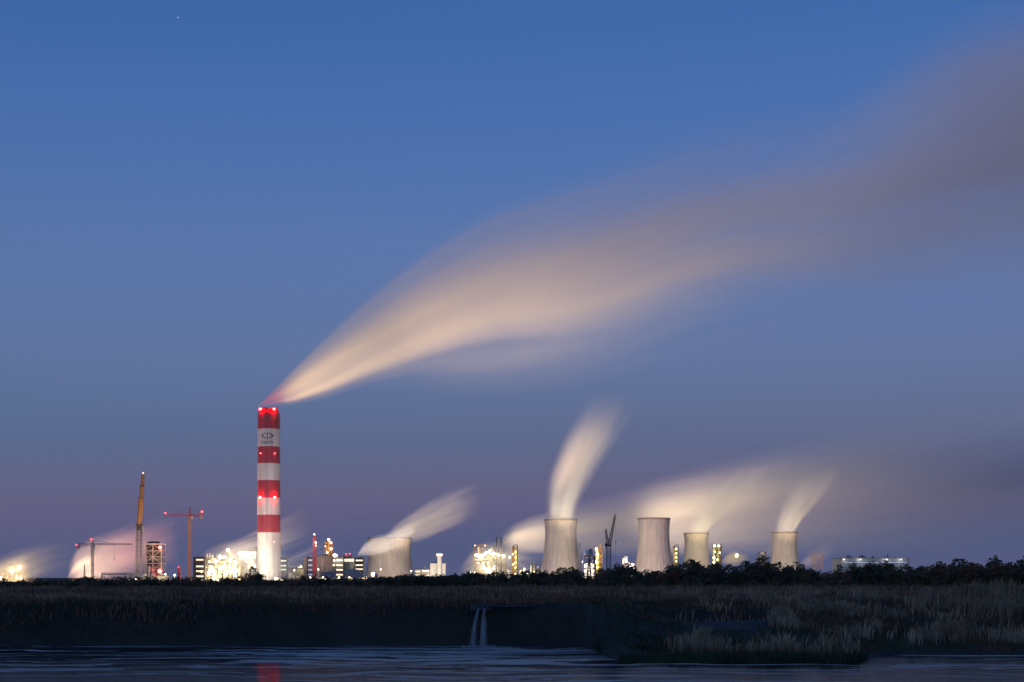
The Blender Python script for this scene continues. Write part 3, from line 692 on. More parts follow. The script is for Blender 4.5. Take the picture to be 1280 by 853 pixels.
spot((X(185, D) + 8, D - 60, 6), (b[0], D, 60), 2.0e5, 80, (1, .64, .40), 1)
# --- scaffolded absorber tower with red lamps
D = 1140
t = thing('scaffold_tower', 'pale scaffold frame around a dark silo with red lamps', 'scaffold tower', (X(190, D), D + 8, GZ))
frame(t, 180.5, 201.5, 680, 729, D, 14, 2, 6, 'pale', .42)
MB().lathe([(.01, Z(676.5, D)), (4.5, Z(677, D)), (5.6, Z(679, D)), (5.8, Z(681, D)), (5.8, GZ)][::-1], (X(189.5, D), D + 7, 0), 28).build('silo', 'dark', t, True)
MB().box(X(180, D), X(202, D), D - .6, D + 14.6, Z(681, D), Z(679.6, D)).build('top_ring', 'pale', t)
for y in (690, 700, 710, 720): deck(t, 181, 201, y, D, 1.4, 'pale')
vessel(t, 187, 707.5, 729, 1.5, D, 'pale', -2); vessel(t, 192.5, 716, 730, 3, D, 'pale', -3)
pipe(t, [(203.6, 684), (203.6, 728)], .5, D, 'steel'); pipe(t, [(183, 688), (183, 729)], .6, D, 'pale', -1)
lamp(t, 200.6, 684.5, D, 1.8, 'lamp_beacon_low', 900, (1, .03, .03), -1.5); lamp(t, 200.4, 714.2, D, 2.3, 'lamp_beacon_low', 1800, (1, .03, .03), -1.8)
spot((X(192, D), D - 50, 4), (X(190, D), D, 20), 26000, 80, (1, .80, .60), 1)
t = building('pump_house', 'small pale pump house under the scaffold tower', 'pump house', 196, 208, 720, 1120, 8, 'cream')
point((X(200, 1112), 1110, 8), 2500)
t = thing('small_chimney', 'small red tinted chimney between crane and stair tower', 'chimney', (X(224, 1180), 1180, GZ))
MB().lathe([(1.3, GZ), (1.0, Z(710, 1180)), (.7, Z(710, 1180)), (.7, Z(712, 1180))], (X(224, 1180), 1180, 0), 16).build('shaft', 'stack_red', t, True)
lamp(t, 223.6, 709, 1180, .6, 'lamp_red', 200, (1, .1, .08), -1)
t = thing('lamp_mast', 'lone white lamp mast left of the small red chimney', 'lamp mast', (X(218.5, 1100), 1100, GZ))
MB().tube((X(218.5, 1100), 1100, GZ - .2), (X(218.5, 1100), 1100, Z(719, 1100)), .18, .12, 6).build('pole', 'steel', t); lamp(t, 218.5, 719, 1100, 1.0, 'lamp_white', 3500)
# --- orange tower crane
t = tower_crane('orange tower crane with red lamps beside the lit stair tower', 237.3, 645.5, 1150, 205, 254, 634, 'yellow', 'crane_red', 2.2)
lamp(t, 207, 641.5, 1150, .9, 'lamp_red', 250, (1, .04, .04), -.9); lamp(t, 252.8, 640, 1150, 1.2, 'lamp_red', 250, (1, .04, .04), -1.2)
spot((X(232, 1090), 1090, 5), (X(237, 1150), 1150, 30), 4.5e4, 70, (1, .62, .40), 1)
# --- stair tower and the brightly lit process unit left of the chimney
t = building('stair_tower', 'dark stair tower with five lit floors left of the process unit', 'stair tower', 241.5, 256, 697, 1185, 10, 'dark')
strip_windows(t, 245, 254.6, (700, 708.2, 714.2, 720.6), 2.0, 1185, 'glass_lit', 3); strip_windows(t, 248, 254, (725.5,), 1.0, 1185, 'glass_lit', 2)
D = 1200
t = thing('process_unit', 'dazzlingly lit process unit of pipes and vessels left of the chimney', 'process unit', (X(280, D), D + 8, GZ))
frame(t, 257, 284, 698, 731, D, 14, 4, 4, 'rust', .3); frame(t, 284, 305, 694, 731, D - 6, 14, 3, 5, 'pale', .3)
for y in (702, 710, 718): deck(t, 257, 284, y, D, 13, 'rust')
for y in (700, 707, 714, 722): deck(t, 284, 304, y, D - 6, 13, 'pale')
MB().box(X(256.5, D), X(283, D), D + 2, D + 13, Z(705, D), Z(698.5, D)).build('cladding', 'cream', t)
for k, (px, y0, y1, rp) in enumerate(((262, 706, 731, 2.2), (268, 712, 731, 3.0), (275, 708, 731, 2.4), (281, 703, 731, 2.0), (288, 690, 731, 1.7), (294, 702, 731, 2.6), (300, 708, 731, 2.2), (272, 722, 732, 4.0))):
    vessel(t, px, y0, y1, rp, D - 8, 'pale' if k % 2 else 'cream')
for pts, rp in (([(258, 709), (276, 709), (276, 716), (300, 716)], .7), ([(262, 702), (290, 702), (290, 695), (297, 695)], .8), ([(260, 720), (284, 720), (284, 712)], .6), ([(297, 704), (308, 704), (308, 726)], .7), ([(266, 697), (266, 692.5)], .5), ([(271, 697), (271, 693.5)], .5), ([(259, 697), (259, 692)], .7), ([(262, 697), (262, 692)], .7)):
    pipe(t, pts, rp, D - 9, 'pale')
lamps = [(288.5, 688.3, 1.9, 1), (278.5, 696.5, 2.1, 1), (273, 702, 1.6, 1), (265, 702.5, 1.3, 0), (268.8, 712, 1.9, 1), (265, 716.8, 1.5, 1), (280, 710, 2.1, 1), (276, 724.5, 2.2, 1), (270, 725, 1.9, 0), (291, 701, 1.9, 1),
         (297, 703, 1.8, 0), (289, 709, 1.7, 0), (294, 713.5, 1.8, 1), (299, 713, 1.3, 0), (297, 720, 2.0, 1), (298, 729.7, 1.4, 0), (302.5, 729, 1.5, 1), (275.5, 733.5, 1.1, 0), (284, 697, 1.6, 0), (286, 718, 1.5, 0)]
for px, py, rr_, on_ in lamps: lamp(t, px, py, D, rr_, 'lamp' if (px * 7) % 3 < 2 else 'lamp_white', 4600 if on_ else 0, (1, .76, .40), -11)
t = building('boiler_house', 'white floodlit block between process unit and chimney', 'boiler house', 297, 320, 689.6, 1225, 16, 'white')
MB().box(X(303, 1225), X(320, 1225), 1216, 1224.9, GZ, Z(700.5, 1225)).build('annex', 'brick', t)
MB().box(X(302.5, 1225), X(320.5, 1225), 1215.6, 1224.9, Z(700.5, 1225) + .01, Z(700, 1225) + .2).build('canopy_roof', 'roof', t)
lamp(t, 318.3, 707.4, 1215, 1.5, 'lamp_white', 9000, (1, .88, .7), -1)
point((X(303, 1210), 1206, Z(694, 1210)), 9000, (1, .86, .58)); point((X(313, 1210), 1206, Z(693, 1210)), 8000, (1, .86, .58))
t = thing('yard_lamp', 'bright yard lamps at the right foot of the striped chimney', 'yard lamps', (X(350, 1190), 1190, GZ))
MB().tube((X(346, 1190), 1190, GZ), (X(346, 1190), 1190, Z(723, 1190)), .2, .2, 6).build('pole', 'steel', t)
for px, py, r_ in ((345, 724, 1.8), (350.5, 726.5, 1.9), (353.5, 727.5, 1.6), (348, 731, 1.4), (341, 729, 1.3)): lamp(t, px, py, 1190, r_, 'lamp', 3500 if r_ > 1.6 else 0, (1, .86, .56))
t = thing('pipe_bridge', 'lit jumble of low pipes in front of the chimney foot', 'pipe rack', (X(340, 1180), 1180, GZ))
frame(t, 321, 372, 727, 733, 1180, 5, 8, 2, 'rust', .22)
for y in (727.5, 728.6, 729.8): pipe(t, [(320, y), (373, y)], .45, 1180, 'pale', -.5)
for px in (357, 362, 366): vessel(t, px, 724.5, 733, 1.6, 1175, 'cream')
# --- right of the chimney
t = building('stair_tower', 'teal dark stair tower with three greenish floors right of the chimney', 'stair tower', 349.5, 358.5, 698, 1260, 10, 'blue')
strip_windows(t, 350.8, 358, (701.2, 707.3, 712.3), 1.9, 1260, 'glass_green', 3)
t = building('pipe_gallery', 'long low grey hall with a yellow lamp on its railed roof', 'hall', 358.8, 380, 711.5, 1270, 18, 'grey')
mb = MB()
for q in np.linspace(359, 380, 6): mb.tube((X(q, 1270), 1270, Z(711.5, 1270)), (X(q, 1270), 1270, Z(704.2, 1270)), .12, .12, 4)
for y in (704.2, 707.8): mb.tube((X(359, 1270), 1270, Z(y, 1270)), (X(380, 1270), 1270, Z(y, 1270)), .12, .12, 4)
mb.build('railing', 'steel', t)
lamp(t, 376.5, 708.8, 1268, 1.2, 'lamp_yellow', 1400, (1, .8, .2)); lamp(t, 373.5, 709.6, 1268, .7, 'lamp_yellow')
t = building('office_block', 'narrow dark blue office block behind the red lattice mast', 'office block', 380, 391.5, 698, 1240, 14, 'blue')
MB().box(X(380, 1240), X(384, 1240), 1237, 1239.9, GZ, Z(697.5, 1240)).build('stair_shaft', 'brick', t)
strip_windows(t, 385, 390.6, (700.5, 706.8, 712.5, 718.5), 2.2, 1240, M.setdefault('glass_dim', glow('dim_blue_window', (.5, .62, .9), .28)), 3)
D = 1200
t = thing('lattice_mast', 'red lattice mast with red and amber lamps', 'lattice mast', (X(393.3, D), D, GZ))
MB().lattice((X(393.3, D), D, GZ), (X(393.3, D), D, Z(670, D)), 2.4, 2.0, 20, .26).build('lattice', 'crane_red', t)
MB().tube((X(393.3, D), D, Z(670, D)), (X(393.3, D), D, Z(666.5, D)), .2, .1, 5).build('rod', 'crane_red', t)
deck(t, 392.4, 396, 680.5, D, 2, 'crane_red')
lamp(t, 393, 668.2, D, .9, 'lamp_red_core', 400, (1, .05, .05), -1); lamp(t, 395, 678.5, D, 1.1, 'lamp', 900, (1, .6, .3), -1.5); lamp(t, 395.2, 682.3, D, .8, 'lamp', 0, (1, .6, .3), -1.5)
spot((X(393, 1160), 1160, 6), (X(393.3, D), D, 30), 60000, 60, (1, .3, .3), .8)
D = 1290
t = thing('distillation_column', 'cluster of tall amber lit columns behind the brown hall', 'distillation columns', (X(411, D), D, GZ))
for px, y0, rp in ((407.6, 677, 1.7), (411.2, 674, 2.4), (414.6, 678, 1.4)): vessel(t, px, y0, 731, rp, D, 'rust', 0, 'column')
for y in (680, 685, 690): deck(t, 405.8, 416, y, D - 3, 3, 'rust')
for px, py, r_ in ((411, 674.8, 1.5), (414, 678.6, 1.2), (414.2, 686.4, 1.3), (409.5, 691, 1.0), (407, 683, .8)): lamp(t, px, py, D - 3, r_, 'lamp', 2500 if r_ > .9 else 0, (1, .7, .42), -1.5)
t = building('boiler_house', 'broad grey brown hall in front of the amber columns', 'boiler house', 396, 417.5, 695.4, 1230, 16, 'brick')
t = building('control_building', 'blue clad control building with a pale roof band', 'control building', 400.8, 418.5, 713.5, 1205, 9, 'blue')
MB().box(X(400.5, 1205), X(418.8, 1205), 1204.2, 1204.7, Z(714.8, 1205), Z(713, 1205)).build('roof_band', 'grey', t)
t = building('stair_tower', 'grey stair tower with a floodlight on top and five lit floors', 'stair tower', 418, 429.5, 697, 1222, 10, 'brick')
strip_windows(t, 420, 428.8, (700.6, 706.8, 712.6, 718.7, 723.8), 1.9, 1222, 'glass_lit', 3)
lamp(t, 418.5, 694.5, 1220, 2.0, 'lamp_white', 9000, (1, .85, .62), -1); lamp(t, 420.5, 694.5, 1220, 1.5, 'lamp_white', 0, (1, .85, .62), -1); lamp(t, 417.8, 701, 1220, 1.1, 'lamp', 0, (1, .85, .62), -1); lamp(t, 417.5, 706.8, 1220, 1.0, 'lamp', 0, (1, .85, .62), -1)
t = building('boiler_house', 'cream boiler house with a bright upper floor and roof fans', 'boiler house', 429.8, 443.2, 697.5, 1226, 14, 'cream')
strip_windows(t, 430.2, 442.8, (700.6,), 3.6, 1226, 'glass_lit', 4)
for px in (432, 434.5, 437): MB().lathe([(1.0, Z(697, 1230)), (1.0, Z(694.2, 1230)), (.6, Z(693.8, 1230)), (.01, Z(693.8, 1230))], (X(px, 1230), 1230, 0), 14).build('roof_fan', 'grey', t, True)
lamp(t, 433, 692.6, 1230, .7, 'lamp_red', 150, (1, .2, .15), -1); lamp(t, 437.5, 692.8, 1230, .7, 'lamp_red', 0, (1, .2, .15), -1)
t = building('stair_tower', 'dark stair tower with three lit floors nearest the broad squat tower', 'stair tower', 443.6, 454, 698, 1226, 10, 'dark')
strip_windows(t, 444.4, 453.6, (700.8, 706.6, 711.7), 1.9, 1226, 'glass_lit', 3)
D = 1190
t = thing('conveyor_gallery', 'dark blue sloping conveyor gallery below the cream boiler house', 'conveyor', (X(445, D), D, GZ))
xa, xb = X(432, D), X(461, D)
MB().add([(xa, D, Z(712, D)), (X(447, D), D, Z(712, D)), (xb, D, Z(727, D)), (xa, D, Z(727, D)), (xa, D + 9, Z(712, D)), (X(447, D), D + 9, Z(712, D)), (xb, D + 9, Z(727, D)), (xa, D + 9, Z(727, D))],
         [(0, 3, 2, 1), (4, 5, 6, 7), (0, 1, 5, 4), (1, 2, 6, 5), (2, 3, 7, 6), (3, 0, 4, 7)]).build('gallery_wall', 'blue', t)
pipe(t, [(448, 712.4), (462, 727)], .5, D, 'grey', -.3); pipe(t, [(452, 720), (459, 727)], .4, D, 'grey', -.4)
t = building('low_shed', 'long low floodlit cream shed left of the dark trestle', 'shed', 384.5, 401, 725, 1150, 9, 'cream')
spot((X(392, 1120), 1118, 7), (X(392, 1150), 1150, 4), 9000, 110)
D = 1110
t = thing('trestle', 'dark steel trestle tower in front of the blue control building', 'trestle', (X(407.5, D), D, GZ))
MB().lattice((X(407.3, D), D, GZ), (X(407.3, D), D, Z(720, D)), 5.2, 1.2, 5, .35).build('lattice', 'dark', t)
lamp(t, 406.6, 724.6, D, .5, 'lamp_white', 0, (1, 1, 1), -2)
D = 1165
t = thing('pipe_rack', 'long low pipe rack running right of the chimney foot', 'pipe rack', (X(430, D), D, GZ))
frame(t, 384, 472, 723.5, 729, D, 4, 14, 1, 'steel', .2, False)
for k, y in enumerate((723, 724.2, 725.6)): pipe(t, [(384, y), (472, y)], .5, D, 'pale' if k != 1 else 'rust', -.4 + .8 * (k == 1))
for px, r_ in ((388, .7), (404, .8), (424, .7), (437, .8), (458, .7)): lamp(t, px, 721.8, D, r_, 'lamp' if r_ > .75 else 'lamp_white', 1500, (1, .8, .5), -1)
for k, (px, D, y0, rp, m_) in enumerate(((364, 1210, 716, 3.2, 'pale'), (372, 1215, 719, 2.4, 'cream'), (470, 1200, 717, 2.4, 'grey'), (264, 1160, 724, 3.2, 'pale'), (286, 1158, 725, 2.6, 'cream'), (212, 1150, 723, 2.6, 'pale'), (230, 1165, 722, 2.2, 'grey'))):
    t = thing('storage_tank', 'small domed tank standing ' + ('right of the chimney foot', 'between the hall and the first small tank', 'right of the conveyor', 'in front of the dazzling unit at its left', 'in front of the dazzling unit at its right', 'beside the small pump house', 'left of the orange crane')[k], 'storage tank', (X(px, D), D, GZ))
    vessel(t, px, y0, 726 if D > 1190 else 727.5, rp, D, m_, 0, 'shell'); deck(t, px - rp * .6, px + rp * .6, y0 + .4, D, 1, 'steel')
for px, D, py, lab in ((207, 1090, 718, 'lamp mast right of the pump house'), (252, 1120, 715, 'lamp mast before the lit stair tower'), (332, 1140, 716, 'lamp mast before the chimney shaft'), (368, 1150, 713, 'lamp mast before the grey hall'), (398, 1130, 712, 'lamp mast before the brown hall'), (476, 1250, 712, 'lamp mast before the broad squat tower'), (514, 1260, 714, 'lamp mast left of the low cream block'), (668, 1250, 715, 'lamp mast left of the big steaming tower')):
    t = thing('lamp_mast', lab, 'lamp mast', (X(px, D), D, GZ))
    MB().tube((X(px, D), D, GZ - .2), (X(px, D), D, Z(py, D)), .16, .1, 6).build('pole', 'steel', t)
    lamp(t, px, py, D, .75, 'lamp', 1600, (1, .78, .46), -.5)
t = building('site_cabin', 'pale grey site cabin on the edge of the field', 'cabin', 439.5, 454.5, 731.2, 620, 3, 'pale', 'grey')
lamp(thing('yard_lamp', 'bright floodlight low at the left foot of the broad squat tower', 'yard lamp', (X(466.5, 1650), 1650, GZ)), 466.8, 718.2, 1650, 3.2, 'lamp', 30000, (1, .84, .56), -2)
# --- middle: lit building and white hall with chimney
D = 1300
t = building('lit_block', 'low cream block with lit windows right of the broad squat tower', 'building', 518, 537.5, 712, D, 12, 'cream')
strip_windows(t, 519, 525, (714.6, 719.2), 2.2, D, 'glass_lit', 3); strip_windows(t, 527.5, 536.5, (713.8, 719.6), 1.8, D, 'glass_lit', 4)
MB().box(X(529, D), X(536.5, D), D + 2, D + 9, Z(711.9, D), Z(710.6, D)).build('roof_house', 'cream', t)
t = building('white_hall', 'white hall with a bright topped chimney', 'hall', 537.6, 556.5, 704.5, D, 14, 'white')
x = X(549.5, D)
MB().lathe([(2.0, GZ), (2.0, Z(696.5, D)), (2.9, Z(695.5, D)), (2.9, Z(692.5, D)), (.01, Z(692.3, D))], (x, D - 2.4, 0), 24).build('chimney', 'white', t, True)
MB().lathe([(3.0, Z(695, D)), (3.0, Z(692.4, D)), (2.9, Z(692.4, D))], (x, D - 2.4, 0), 24).build('glowing_crown', 'glass_lit', t, True)  # emissive band round the chimney top
spot((x - 4, D - 34, 5), (x, D, 18), 38000, 80, (1, .86, .64), 1)
# --- refinery
D = 1400
t = thing('refinery_unit', 'glaring refinery unit with two thin dark stacks', 'refinery unit', (X(612, D), D + 8, GZ))
frame(t, 593, 607, 682, 720, D, 12, 2, 5, 'rust', .35); frame(t, 607, 632, 690, 720, D - 4, 12, 4, 4, 'steel', .32)
MB().box(X(593.5, D), X(609, D), D - 1, D + 2, Z(682.8, D), Z(681, D)).build('top_duct', 'rust', t)
vessel(t, 598.3, 683, 697, 1.0, D, 'cream', -2); vessel(t, 601, 704, 722, 4.0, D, 'brick', -2); vessel(t, 613, 693, 722, 3.5, D, 'pale', 2); vessel(t, 631, 704, 722, 2.4, D, 'grey', -2)
for px, y0 in ((620.8, 671.8), (626.4, 671.8)): vessel(t, px, y0, 728, .75, D, 'dark', -8, 'thin_stack')
for y in (695, 704, 712): deck(t, 593, 608, y, D, 11, 'rust'); deck(t, 609, 631, y + 1, D - 5, 11, 'steel')
for pts in ([(594, 700), (608, 700), (612, 694), (630, 694)], [(604, 716), (622, 716), (622, 708)], [(610, 690), (616, 684), (616, 692)]): pipe(t, pts, .7, D, 'pale', -6)
for px, py, r_, on_ in ((595.5, 694.5, 2.0, 1), (599, 696, 2.2, 1), (603.5, 695, 2.1, 1), (607.5, 692, 1.9, 0), (612, 690, 2.0, 1), (617, 692.5, 2.0, 0), (622.5, 694, 1.9, 1), (629.5, 695.5, 2.0, 1), (604.5, 708.2, 1.8, 0), (606, 711.5, 2.0, 1),
                    (611, 713, 2.4, 1), (614.5, 717, 2.6, 1), (617.5, 711, 1.5, 0), (598, 704.2, 1.2, 0), (604, 704, 1.2, 0), (594, 682.4, .8, 0), (606.5, 682.4, .8, 0), (588, 717, 1.4, 0), (593, 716.5, 1.5, 1), (597, 720.8, 1.6, 0), (617.8, 708, 1.0, 0), (610, 704, 1.2, 0)):
    lamp(t, px, py, D, r_, 'lamp' if py < 705 else 'lamp_white', 5500 if on_ else 0, (1, .76, .40), -9)
t = building('low_shed', 'flat lit canopy shed at the left foot of the refinery unit', 'shed', 585, 598, 717, 1370, 10, 'cream')
D = 1380
t = thing('distillation_column', 'yellow lit twin column with a hooked top pipe right of the thin stacks', 'distillation column', (X(643, D), D, GZ))
vessel(t, 641.5, 682.5, 728, 1.5, D, 'rust', 0, 'column'); vessel(t, 645.2, 684, 728, 1.2, D, 'cream', .5, 'column')
pipe(t, [(643, 683), (643.5, 681.3), (646.5, 681.3), (647, 683), (647, 724)], .45, D, 'dark', -.5)
for y in np.linspace(686, 714, 8): deck(t, 640.2, 646.2, y, D - 2.5, 2, 'rust')
for px, py in ((644.6, 690), (644.6, 697), (644.4, 703.5), (644.2, 710), (644.3, 717.5), (641, 693), (641.4, 706)): lamp(t, px, py, D - 3, .9, 'lamp_yellow', 1600, (1, .76, .2), -1.5)
D = 1420
t = thing('tank_group', 'row of small lit vessels between twin column and big tower', 'vessels', (X(652, D), D, GZ))
for px, y0, rp, m_ in ((634, 712, 3.4, 'pale'), (651, 712, 2.0, 'cream'), (655.5, 710, 2.4, 'cream'), (659, 716, 1.6, 'pale'), (664.5, 706, 1.7, 'grey'), (668, 704.5, 1.9, 'grey'), (673, 707.5, 2.0, 'pale')): vessel(t, px, y0, 728, rp, D, m_)
pipe(t, [(664, 706), (664, 703.5), (670, 703.5), (670, 708)], .5, D, 'steel', -1)
for px, py in ((655, 712), (637, 697), (652, 718)): lamp(t, px, py, D - 4, 1.1, 'lamp', 6000, (1, .8, .46), -1)
# --- right of the big tower
D = 1150
t = thing('water_tower', 'blue box tank on dark splayed legs right of the big cooling tower', 'water tower', (X(736, D), D, GZ))
MB().box(X(730.8, D), X(740.8, D), D - 3, D + 3, Z(693.8, D), Z(688, D)).build('tank', 'blue', t); MB().box(X(736, D), X(740, D), D - 2, D + 2, Z(688, D), Z(686, D)).build('roof_house', 'blue', t)
MB().box(X(728.6, D), X(743.6, D), D - 4, D + 4, Z(696.4, D), Z(694.8, D)).build('platform', 'dark', t)
for a, b2 in ((729.5, 729), (743, 745), (736, 734), (736.5, 739)):
    for dy in (-3, 3): MB().tube((X(a, D), D + dy * .8, Z(696, D)), (X(b2, D), D + dy, GZ), .5, .5, 6).build('leg', 'dark', t)
mb = MB()
for y0, y1 in ((697, 704), (704, 711), (711, 718)):
    mb.tube((X(729.5, D), D - 3, Z(y0, D)), (X(744, D), D - 3, Z(y1, D)), .28, .28, 4); mb.tube((X(743.5, D), D - 3.4, Z(y0, D)), (X(729.5, D), D - 3.4, Z(y1, D)), .28, .28, 4); mb.tube((X(729, D), D - 3.7, Z(y1, D)), (X(744.4, D), D - 3.7, Z(y1, D)), .28, .28, 4)
mb.build('bracing', 'dark', t)
t = building('white_hall', 'floodlit white wall seen through the legs of the water tower', 'hall', 729, 744, 704, 1190, 8, 'white')
point((X(730, 1180), 1178, Z(703, 1180)), 2500, (1, .9, .62)); point((X(738, 1180), 1176, Z(712, 1180)), 2500, (1, .9, .62))
lamp(t, 729, 702.6, 1180, 1.2, 'lamp_white', 0)
D = 1210
t = thing('distillation_column', 'yellow lit column with a tall bent pipe behind the water tower', 'distillation column', (X(748, D), D, GZ))
vessel(t, 746.5, 684, 728, 1.9, D, 'cream', 0, 'column'); vessel(t, 749.8, 681.5, 728, 1.3, D, 'rust', .8, 'column'); pipe(t, [(749, 682), (750, 680.6), (752, 680.6), (752.6, 682), (752.6, 714)], .45, D, 'rust', -1)
for y in (689, 696, 703, 710): deck(t, 744.5, 751, y, D - 3, 2, 'rust')
for px, py, r_ in ((745.3, 686.5, 1.5), (746.8, 693.2, 1.5), (745.6, 703, 1.7), (747, 697.5, .9), (746.5, 709.5, 1.0)): lamp(t, px, py, D - 3, r_, 'lamp_yellow', 3500, (1, .78, .16), -1.6)
t = thing('small_chimney', 'thin pale chimney hugging the right flank of the big tower', 'chimney', (X(724.3, 1290), 1290, GZ))
MB().lathe([(1.2, GZ), (1.0, Z(679, 1290)), (.6, Z(679, 1290)), (.6, Z(681, 1290))], (X(724.3, 1290), 1290, 0), 14).build('shaft', 'pale', t, True)
# luffing crane
D = 1120
x = X(760.8, D); t = thing('luffing_crane', 'dark luffing crane with raised lattice jib between two cooling towers', 'luffing crane', (x, D, GZ))
MB().lattice((x, D, GZ), (x, D, Z(683.5, D)), 3.6, 3.6, 12, .28).build('mast', 'steel', t)
MB().box(x - 2.4, x + 2.0, D - 1.8, D + 1.8, Z(683.5, D), Z(681.6, D)).build('slewing_platform', 'dark', t)
MB().lattice((x + .6, D, Z(681.6, D)), (X(769, D), D, Z(643.5, D)), 2.5, .7, 15, .2).build('luffing_jib', 'dark', t)
MB().lattice((x - .6, D, Z(681.6, D)), (X(757.2, D), D, Z(662, D)), 2.0, .8, 7, .2).build('gantry_frame', 'dark', t)
MB().box(X(756, D), X(759, D), D - 1.3, D + 1.3, Z(683.4, D), Z(679.5, D)).build('counterweight', 'dark', t)
mb = MB(); mb.tube((X(757.2, D), D, Z(662, D)), (X(768.5, D), D, Z(645.5, D)), .06, .06, 4); mb.build('tie_rope', 'dark', t)
mb = MB(); mb.tube((X(769.4, D), D, Z(644, D)), (X(769.6, D), D, Z(706, D)), .06, .06, 4); mb.box(X(769.2, D), X(770.2, D), D - .3, D + .3, Z(679, D), Z(677, D)); mb.build('hoist_rope', 'dark', t)
t = building('silo_block', 'slim white floodlit block right of the luffing crane', 'building', 778.5, 784, 698.5, 1150, 6, 'white')
MB().box(X(780.4, 1150), X(782, 1150), 1149.6, 1149.95, Z(704, 1150), Z(700.5, 1150)).build('louvre', 'brick', t)
t = building('low_shed', 'squat white floodlit shed beside the slim block', 'shed', 784.4, 792.5, 705, 1152, 6, 'white')
spot((X(782, 1125), 1122, 12), (X(784, 1150), 1150, 12), 6500, 110, (1, .88, .68), .6)
def lit_column(label, px, ytop, D, w_, mlamp, lamps_, col, h0=718):
    t = thing('distillation_column', label, 'distillation column', (X(px, D), D, GZ), None)
    vessel(t, px - w_ * .3, ytop + 1.5, h0, w_ * .38, D, 'cream', 0, 'column'); vessel(t, px + w_ * .42, ytop + 3, h0, w_ * .22, D, 'rust', .6, 'column')
    pipe(t, [(px - w_ * .3, ytop + 1.5), (px, ytop), (px + w_ * .6, ytop), (px + w_ * .75, ytop + 2), (px + w_ * .75, h0)], .4, D, 'dark', -.6)
    for y in np.linspace(ytop + 4, h0 - 6, 6): deck(t, px - w_ * .7, px + w_ * .6, y, D - 2.5, 2, 'rust')
    for a, b2, r_ in lamps_: lamp(t, a, b2, D - 3, r_, mlamp if r_ < 1.55 else 'lamp_green', 1300, col, -1.8)
    return t
lit_column('slender yellow lit column between pinkish and cream towers', 844.5, 681, 1300, 4.6, 'lamp_yellow', [(845, 686.5, 1.2), (845, 692, 1.0), (845, 697, 1.0), (845, 702, 1.0)], (1, .78, .25))
lit_column('greenish lit column right of the cream cooling tower', 893.2, 681, 1350, 3.8, 'lamp_green', [(893, 682.5, 1.5), (892, 697.5, 1.6), (892, 703, 1.5), (893, 690, .9)], (.95, 1, .35))
lit_column('greenish lit column beside the orange steam dome', 898.6, 680.5, 1352, 4.2, 'lamp_green', [(898, 682.6, 1.5), (899.5, 691, 1.0), (896.5, 700, 1.1)], (.95, 1, .35))
lamp(thing('flare_lamp', 'amber lamp inside the steam dome', 'lamp', (X(920, 1460), 1460, GZ)), 920.5, 694.5, 1460, 2.4, 'lamp_yellow', 20000, (1, .72, .22), -2)
t = thing('flare_structure', 'dark frame tower in steam between columns and farthest tower', 'frame tower', (X(954, 1600), 1600, GZ)); frame(t, 949, 958, 690, 712, 1600, 8, 2, 3, 'dark', .3); vessel(t, 953, 689, 712, 2, 1603, 'cream')
t = thing('process_unit', 'small pink lit process frame in the steam right of the last tower', 'process unit', (X(1022, 1560), 1560, GZ)); frame(t, 1016, 1028, 692, 712, 1560, 8, 3, 3, 'rust', .25, False)
# long flat building at the right
D = 1000
t = building('warehouse', 'long flat white warehouse behind trees at the right', 'warehouse', 1053, 1137, 698.6, D, 30, 'pale', 'grey')
mb = MB()
for q in np.linspace(1053, 1137, 22): mb.tube((X(q, D), D - .2, Z(698, D)), (X(q, D), D - .2, Z(696.6, D)), .06, .06, 4)
mb.tube((X(1053, D), D - .2, Z(696.6, D)), (X(1137, D), D - .2, Z(696.6, D)), .06, .06, 4); mb.build('roof_railing', 'steel', t)
strip_windows(t, 1056, 1134, (703.4,), 1.2, D, M['glass_dim'], 20)
for px in (1054.5, 1075, 1108, 1126): lamp(t, px, 699.6, D - 1, .45, 'lamp_white', 260, (.95, .95, 1), -1)
spot((X(1116, 965), 962, 8), (X(1118, D), D, 17), 3500, 110, (.95, .96, 1), .6)
# the star
t = MB().ball((X(222.5, 9000), 9000, Z(22, 9000)), 3.4, 8, 6).build('star', 'star', None, True); tag(t, 'single faint star high in the blue sky', 'star')

# ------------------------------------------------------------------ outfall and waterfall
Yf = float(edge(np.array([-2.6]))[0])
zt = 3.1
t = thing('drain_outlet', 'concrete drain outlet in the river bank above the waterfall', 'drain outlet', (-2.5, Yf + 1.4, zt))
MB().box(-3.4, -1.6, Yf + 1.6, Yf + 2.1, zt - .3, zt + .22).build('headwall', 'old_concrete', t)
MB().tube((-1.59, Yf + 1.5, zt + .05), (1.7, Yf + 1.6, zt + .02), .13, .13, 8).build('side_tube', 'dark', t, True)  # thin dark tube running right from the outlet
mb = MB(); mb.box(-2.95, -2.05, Yf + .25, Yf + 1.59, zt - .16, zt - .06); mb.box(-3.05, -2.951, Yf + .25, Yf + 1.59, zt - .16, zt + .2); mb.box(-2.049, -1.95, Yf + .25, Yf + 1.59, zt - .16, zt + .2); mb.build('trough', 'old_concrete', t)
m, tt, b = principled('falling_water'); b.inputs['Base Color'].default_value = (.66, .62, .62, 1); b.inputs['Roughness'].default_value = .55
tcn = N(tt, 'ShaderNodeTexCoord'); mp = N(tt, 'ShaderNodeMapping'); mp.inputs['Scale'].default_value = (9, 4, .5); link(tt, tcn.outputs['Object'], mp.inputs[0])
no = N(tt, 'ShaderNodeTexNoise'); no.inputs['Scale'].default_value = 1; link(tt, mp.outputs[0], no.inputs[0])
